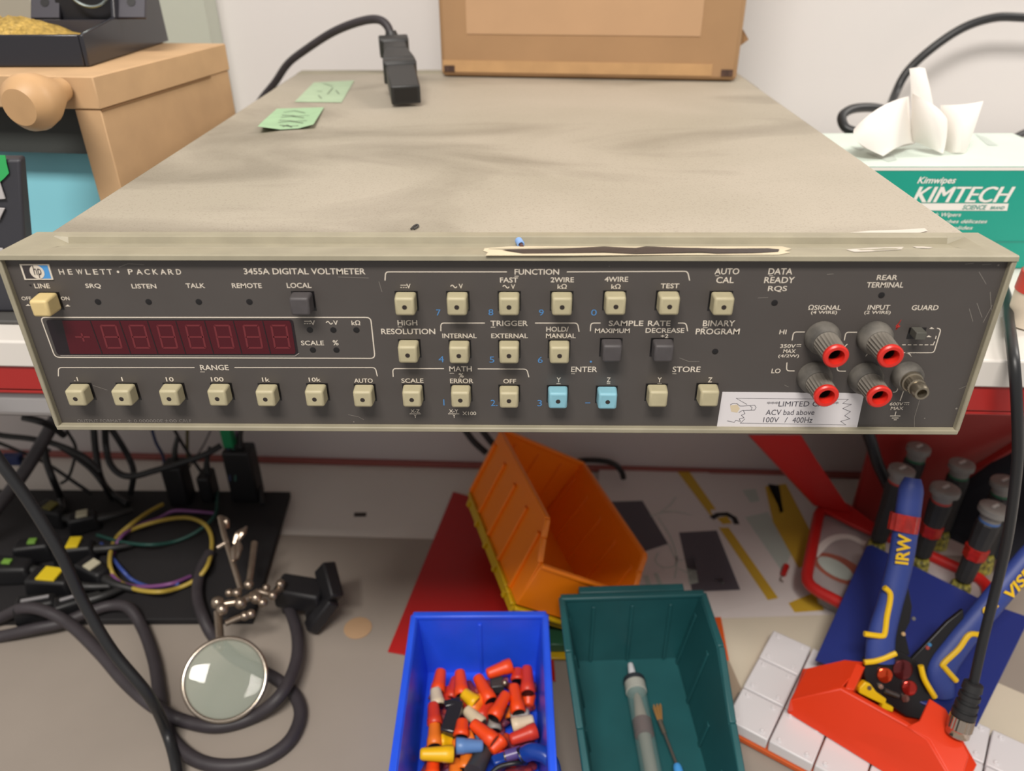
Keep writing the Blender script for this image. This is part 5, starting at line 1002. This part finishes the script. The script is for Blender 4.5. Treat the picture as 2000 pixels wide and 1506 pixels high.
# lettering along the handles
def stext(s, p0, p1, hpx, sh=0, e=.0062, m=ymm):
    a = sp(*p0, e); c = sp(*p1, e); r = c - a; up = wn.cross(r).normalized() * hpx / FPX * (a - CAM).dot(FW)
    MB().text(s, a, r, up, bold=.03, shear=sh).build('handle_lettering', m, ws, smooth=False, fix=False)
stext('IRW', (1761, 1102), (1768, 1044), 26); stext('VISE', (1968, 1165), (2014, 1112), 22, .2); stext('GRIP', (1922, 1200), (1950, 1172), 20, .2)
# red tape ring, rivets, spring, yellow lock
mb = MB(); c0 = sp(1763, 1038, -.002); c1 = sp(1769, 1005, -.002); ax = c1 - c0; s_ = ax.normalized().cross(wn); n = 28; vs = []
for k in range(3):
    for j in range(n): 
        g_ = 1 + (.06 if j % 2 else -.02); vs.append(c0 + ax * (k / 2) + s_ * .0106 * g_ * math.cos(2 * PI * j / n) + wn * .0082 * g_ * math.sin(2 * PI * j / n))
mb.add(vs, [(k * n + j, k * n + (j + 1) % n, (k + 1) * n + (j + 1) % n, (k + 1) * n + j) for k in range(2) for j in range(n)]); mb.build('red_band', mat('red foil', '#b3261c', .25, var=.4, vscale=200), ws)
for u, v, r, cc in ((1762, 1307, .0074, '#6b2e30'), (1727, 1318, .0056, '#d84a24'), (1775, 1343, .0056, '#b4342c'), (1719, 1340, .0020, '#c9b8a8'), (1767, 1363, .0030, '#8f6a62')):
    MB().lathe(sp(u, v, .0002), wn, [(0, r), (.0015, r), (.0022, r * .8), (.0023, 0)], 24).build('rivet', mat('rivet' + cc, cc, .15, .75), ws)
for u, v, cc in ((1764, 1238, '#c9a77a'), (1815, 1259, '#3f7fae'), (1811, 1265, '#a5473f'), (1784, 1208, '#6d6a6a')):
    MB().lathe(sp(u, v, -.0008), wn, [(0, .0016), (.001, .0014), (.0012, 0)], 12).build('pin', mat('pin' + cc, cc, .35, .3), ws)
P0 = sp(1727, 1349, .002); P1 = sp(1754, 1359, .002); d = P1 - P0; a, b_ = frame(d)
MB().tube([P0 + d * (t / 80) + (a * math.cos(t * .75) + b_ * math.sin(t * .75)) * .0016 for t in range(81)], .00045, 6, 0).build('spring', mat('spring steel', '#75716e', .3, .8), ws)
lk = plate([(1679, 1344), (1690, 1332), (1700, 1336), (1712, 1352), (1732, 1366), (1730, 1374), (1746, 1382), (1744, 1392), (1722, 1384), (1724, 1376), (1700, 1365), (1678, 1354)], ymm, 'lock', e=.003, t=.006)
MB().lathe(sp(1698, 1344, .0032), wn, [(0, .0018), (.0006, .0015)], 14).build('lock_screw', steel, lk)

# case with a red rim, grey lid panel, printed oval, sockets for the screwdrivers
CZ = .031
cTL = W(1602, 990, z=CZ); cBL = W(1572, 1142, z=CZ); cBR = W(1944, 1333, z=CZ); cTR = cTL + (cBR - cBL)
cs = thing('tool_case', 'red rimmed tool case with a clear grey lid holding the screwdrivers', 'tool case', ((cTL.x + cBR.x) / 2, (cTL.y + cBR.y) / 2, .0045))
redf = mat('red frame plastic', '#bf2320', .38)
ctr = (cTL + cBR) / 2
mbx = [ctr + (p - ctr) * .82 for p in (cTL, cTR, cBR, cBL)]
MB().hexa([V((p.x, p.y, .0062)) for p in mbx], [V((p.x, p.y, CZ - .004)) for p in mbx]).build('case_body', mat('smoky case plastic', '#8c888c', .3), cs, .003, seg=3)
rim = [cTL, cBL, cBR, cTR]; rr_ = []
for i in range(4):
    a = rim[i - 1]; p = rim[i]; c = rim[(i + 1) % 4]
    for t in (0, .33, .66, 1): q = (p + (a - p).normalized() * .014) * (1 - t) ** 2 + p * 2 * t * (1 - t) + (p + (c - p).normalized() * .014) * t * t; rr_.append(q)
rr_.append(rr_[0]); 
mb = MB()
mb.tube(rr_, .0054, 12, 0)
mb.build('red_rim', redf, cs, .002)
lid = [ctr + (p - ctr) * .96 + V((0, 0, -.0028)) for p in (cTL, cTR, cBR, cBL)]
o = MB().hexa([p - V((0, 0, .001)) for p in lid], lid).build('lid_panel', mat('pale lid', '#b3a9a8', .2, var=.12, vscale=14), cs)
lzz = CZ - .0026
el = MB(); el.poly([W(1640 + 52 * math.cos(t / 24 * 2 * PI) + 14 * math.sin(t / 24 * 2 * PI), 1112 + 22 * math.cos(t / 24 * 2 * PI) * .6 + 30 * math.sin(t / 24 * 2 * PI), z=lzz) for t in range(24)])
el.build('printed_oval', mat('brick print', '#a5604f', .5), o, smooth=False, fix=False)
MB().poly([W(1632 + 34 * math.cos(t / 24 * 2 * PI) + 8 * math.sin(t / 24 * 2 * PI), 1110 + 12 * math.cos(t / 24 * 2 * PI) + 20 * math.sin(t / 24 * 2 * PI), z=lzz + .0002) for t in range(24)]).build('printed_oval', mat('grey print', '#b9c3bb', .5), o, smooth=False, fix=False)
MB().ribbon(spline([W(u, v, z=lzz + .0003) for u, v in ((1590, 1085), (1620, 1055), (1655, 1048), (1690, 1062))], 6), .007, (0, 0, 1)).build('printed_curve', mat('white print', '#e6e2dc', .5), o, smooth=False, fix=False)
# red carrying bar rising from the corner towards the back panel
hb = [(1592, 992, CZ + .002), (1632, 965, CZ + .004), (1660, 990, CZ + .004)]
mb = MB(); q0 = [W(1590, 988, z=CZ + .006), W(1660, 1000, z=CZ + .006), W(1648, 985, z=CZ + .006), W(1566, 850, z=.150), W(1462, 850, z=.150)]
mb.prism([q0[0], q0[1], q0[2], q0[3], q0[4]], V((.002, .010, -.006))); mb.build('carrying_bar', redf, cs, .0015)
mb = MB(); mb.prism([W(1640, 975, z=CZ + .007), W(1660, 985, z=CZ + .007), W(1720, 1030, z=CZ + .007), W(1725, 1052, z=CZ + .005), W(1655, 1020, z=CZ + .005), W(1600, 990, z=CZ + .005)], V((0, 0, -.004))); mb.build('carrying_bar', redf, cs, .001)
dkf = mat('dark navy lining', '#0d0e1a', .8)
lq_ = [W(2080, 835, y=.300), W(1985, 880, y=.300), W(1880, 958, y=.285), W(1848, 1050, z=CZ + .001), W(2100, 1165, z=CZ + .001)]
MB().prism(lq_, V((0, .006, .002))).build('open_lid_lining', dkf, cs, .001)
lr = [W(2100, 828, y=.306), W(1990, 868, y=.306), W(1866, 945, y=.300)]
mb = MB()
for p, q in zip(lr, lr[1:]): mb.bar(p, q, .010, .008)
mb.build('lid_edge', mat('red panel', '#8f2320', .45), cs, .002)
# dark blue backing sheet of the stripper, sloping down over the case
bp = [W(1700, 1068, z=CZ + .026), W(1932, 1178, z=CZ + .026), W(2010, 1205, z=CZ + .026), W(1905, 1420, z=.036), W(1760, 1345, z=.036), W(1592, 1288, z=.0375)]
bn = (bp[1] - bp[0]).cross(bp[5] - bp[0]).normalized(); bn = bn if bn.z > 0 else -bn
pl_ = (bp[0], bn); q = [W(u, v, pl=pl_) for u, v in ((1692, 1066), (1703, 1064), (1932, 1178), (2012, 1206), (1908, 1418), (1830, 1385), (1592, 1288))]
tag(MB().prism(q, bn * -.0022).build('backing_sheet', mat('dark blue plastic', '#23317a', .4, var=.12, vscale=12), None, .0006), 'dark blue plastic sheet sloping behind the wire stripper', 'sheet')
# sockets and screwdrivers
sock = mat('yellow black socket', '#b9ae4a', .5, var=.8, vscale=300, col2='#3e3f2c'); hgr = mat('black grip', '#2c2c2d', .6, var=.15, vscale=150); capm = mat('grey cap', '#8d8a86', .45, var=.15, vscale=100)
rings = {'r': mat('ring red', '#b8413a', .45), 'g': mat('ring green', '#2b6b4c', .45), 'b': mat('ring blue', '#4a6ea8', .45)}
for i, (u, v, cu_, cv_, rg, cr, l) in enumerate(((1713, 1062, 1763, 915, 'r', .0112, 'screwdriver with a grey cap and red ring left of the stripper handle top'), (1798, 1092, 1848, 952, 'r', .0122, 'screwdriver with red foil and red ring right of the stripper handle'), (1878, 1140, 1945, 990, 'b', .0122, 'screwdriver with red foil and blue ring nearest the hanging cable'),
                                          (1752, 1010, 1796, 872, 'g', .0106, 'rearmost screwdriver with a green ring, just under the voltmeter edge'), (1838, 1040, 1880, 904, 'g', .0110, 'screwdriver with a green ring in the middle of the back row'), (1925, 1085, 1963, 938, 'g', .0110, 'screwdriver with a green ring at the right of the back row'))):
    zs = CZ + .004 if i > 2 else CZ + .030
    p0 = W(u, v, z=CZ + .014); yb_ = p0.y + .004
    p1 = W(cu_, cv_, y=yb_); ax = (p1 - p0); Ln = ax.length; ax.normalize()
    o = thing('screwdriver', l, 'screwdriver', tuple(p0), 'screwdrivers in the red case')
    MB().lathe(p0, ax, [(.004, .0055), (.006, .0072), (Ln * .40, .0080), (Ln * .72, .0094), (Ln - .016, .0094), (Ln - .013, .0070)], 10).build('handle', hgr, o, ang=25)
    MB().lathe(p0, ax, [(Ln - .0150, .0074), (Ln - .0148, .0084), (Ln - .0128, .0084), (Ln - .0126, .0074)], 20).build('colour_ring', rings[rg], o)
    MB().lathe(p0, ax, [(Ln - .0126, .0082), (Ln - .006, .0086), (Ln - .0055, cr), (Ln - .0008, cr), (Ln, cr * .9), (Ln + .0001, cr * .5), (Ln - .0006, .0)], 40, .0003, (3, 4)).build('cap', capm, o, ang=50)
    MB().bar(p1 + V((-.003, -.001, .0004)), p1 + V((.003, .002, .0008)), .0022, .0012, ax).build('cap_mark', mat('pale mark', '#c2bfbb', .4), o)
    if i in (1, 2): MB().lathe(p0, ax, [(Ln * .36, .0082), (Ln * .365, .0093), (Ln * .50, .0098), (Ln * .505, .0086)], 14, .0009, (1, 2)).build('red_foil', mat('red foil', '#b3261c', .25, var=.4, vscale=200), o, ang=20)
    MB().lathe(V((p0.x, p0.y, CZ - .0024)), V((ax.x * .3, ax.y * .3, 1)), [(0, .0090), (.002, .0094), (.016, .0082), (.018, .0064)], 16, .0012, (1, 2)).build('socket', sock, o, ang=20)
cab('black cable dropping behind the screwdrivers from under the voltmeter', [(1693, 840, 'y', .292), (1702, 865, 'y', .290), (1714, 905, 'y', .286), (1733, 945, 'y', .280), (1748, 985, 'y', .270), (1752, 1030, 'y', .262)], .0054)
b0 = W(1528, 1120, z=.007); o = thing('push_pin', 'tiny red pin lying on the leaflets left of the red frame', 'pin', tuple(b0))
MB().tube([W(1536, 1105, z=.008), W(1530, 1122, z=.0075)], [.0030, .0026]).build('pin_head', redf, o)
MB().tube([W(1529, 1124, z=.007), W(1524, 1131, z=.0068), W(1530, 1136, z=.0065)], .0006).build('pin_wire', steel, o)

# ------------------------------------------------------------------ test lead hanging over the shelf edge at the right
tlr = thing('test_lead', 'black test lead with a round metal plug hanging at the right edge', 'test lead', (.33, .1, SH))
pp = [W(1962, 540, y=.19), W(1964, 575, z=SH + .006), W(1970, 625, z=SH + .008), W(1976, 670, z=SH + .008), W(1981, 715, y=.086), W(1986, 790, y=.080), W(1988, 880, y=.080), W(1981, 960, y=.080), W(1966, 1060, y=.079), W(1945, 1150, y=.076), W(1920, 1250, y=.066), W(1900, 1340, y=.056)]
pp = [V((pp[0].x + .02, .24, SH + .0036))] + pp[1:]
MB().tube(pp, .0032, 12).build('cable', mat('black cable', '#1f2022', .42), tlr)
c0 = pp[-1]; c1 = W(1869, 1436, y=.043); ax = c1 - c0; Ln = ax.length; ax.normalize()
MB().lathe(c0 - ax * .003, ax, [(0, .0040), (.001, .0062), (.006, .0066), (.0062, .0054), (.009, .0056), (.0092, .0069), (.0125, .0070), (.0127, .0058), (.0155, .0060), (.0157, .0073), (.0195, .0074), (.0197, .0064), (.0215, .0066), (.0217, .0078), (Ln * .68, .0078), (Ln * .69, .0070)], 28).build('boot', mat('moulded boot', '#232324', .5), tlr, ang=30)
MB().lathe(c0 - ax * .003, ax, [(Ln * .69, .0066), (Ln * .70, .0080), (Ln * .93, .0082), (Ln * .95, .0076), (Ln * 1.06, .0076), (Ln * 1.08, .0066), (Ln * 1.08, .0050), (Ln * 1.0, .0045)], 48, .0004, (1, 2)).build('coupling_ring', mat('chrome', '#bcae9f', .16, .95), tlr, ang=30)

# ------------------------------------------------------------------ tidy up
for o in bpy.data.objects:
    if '_o' in o: del o['_o']
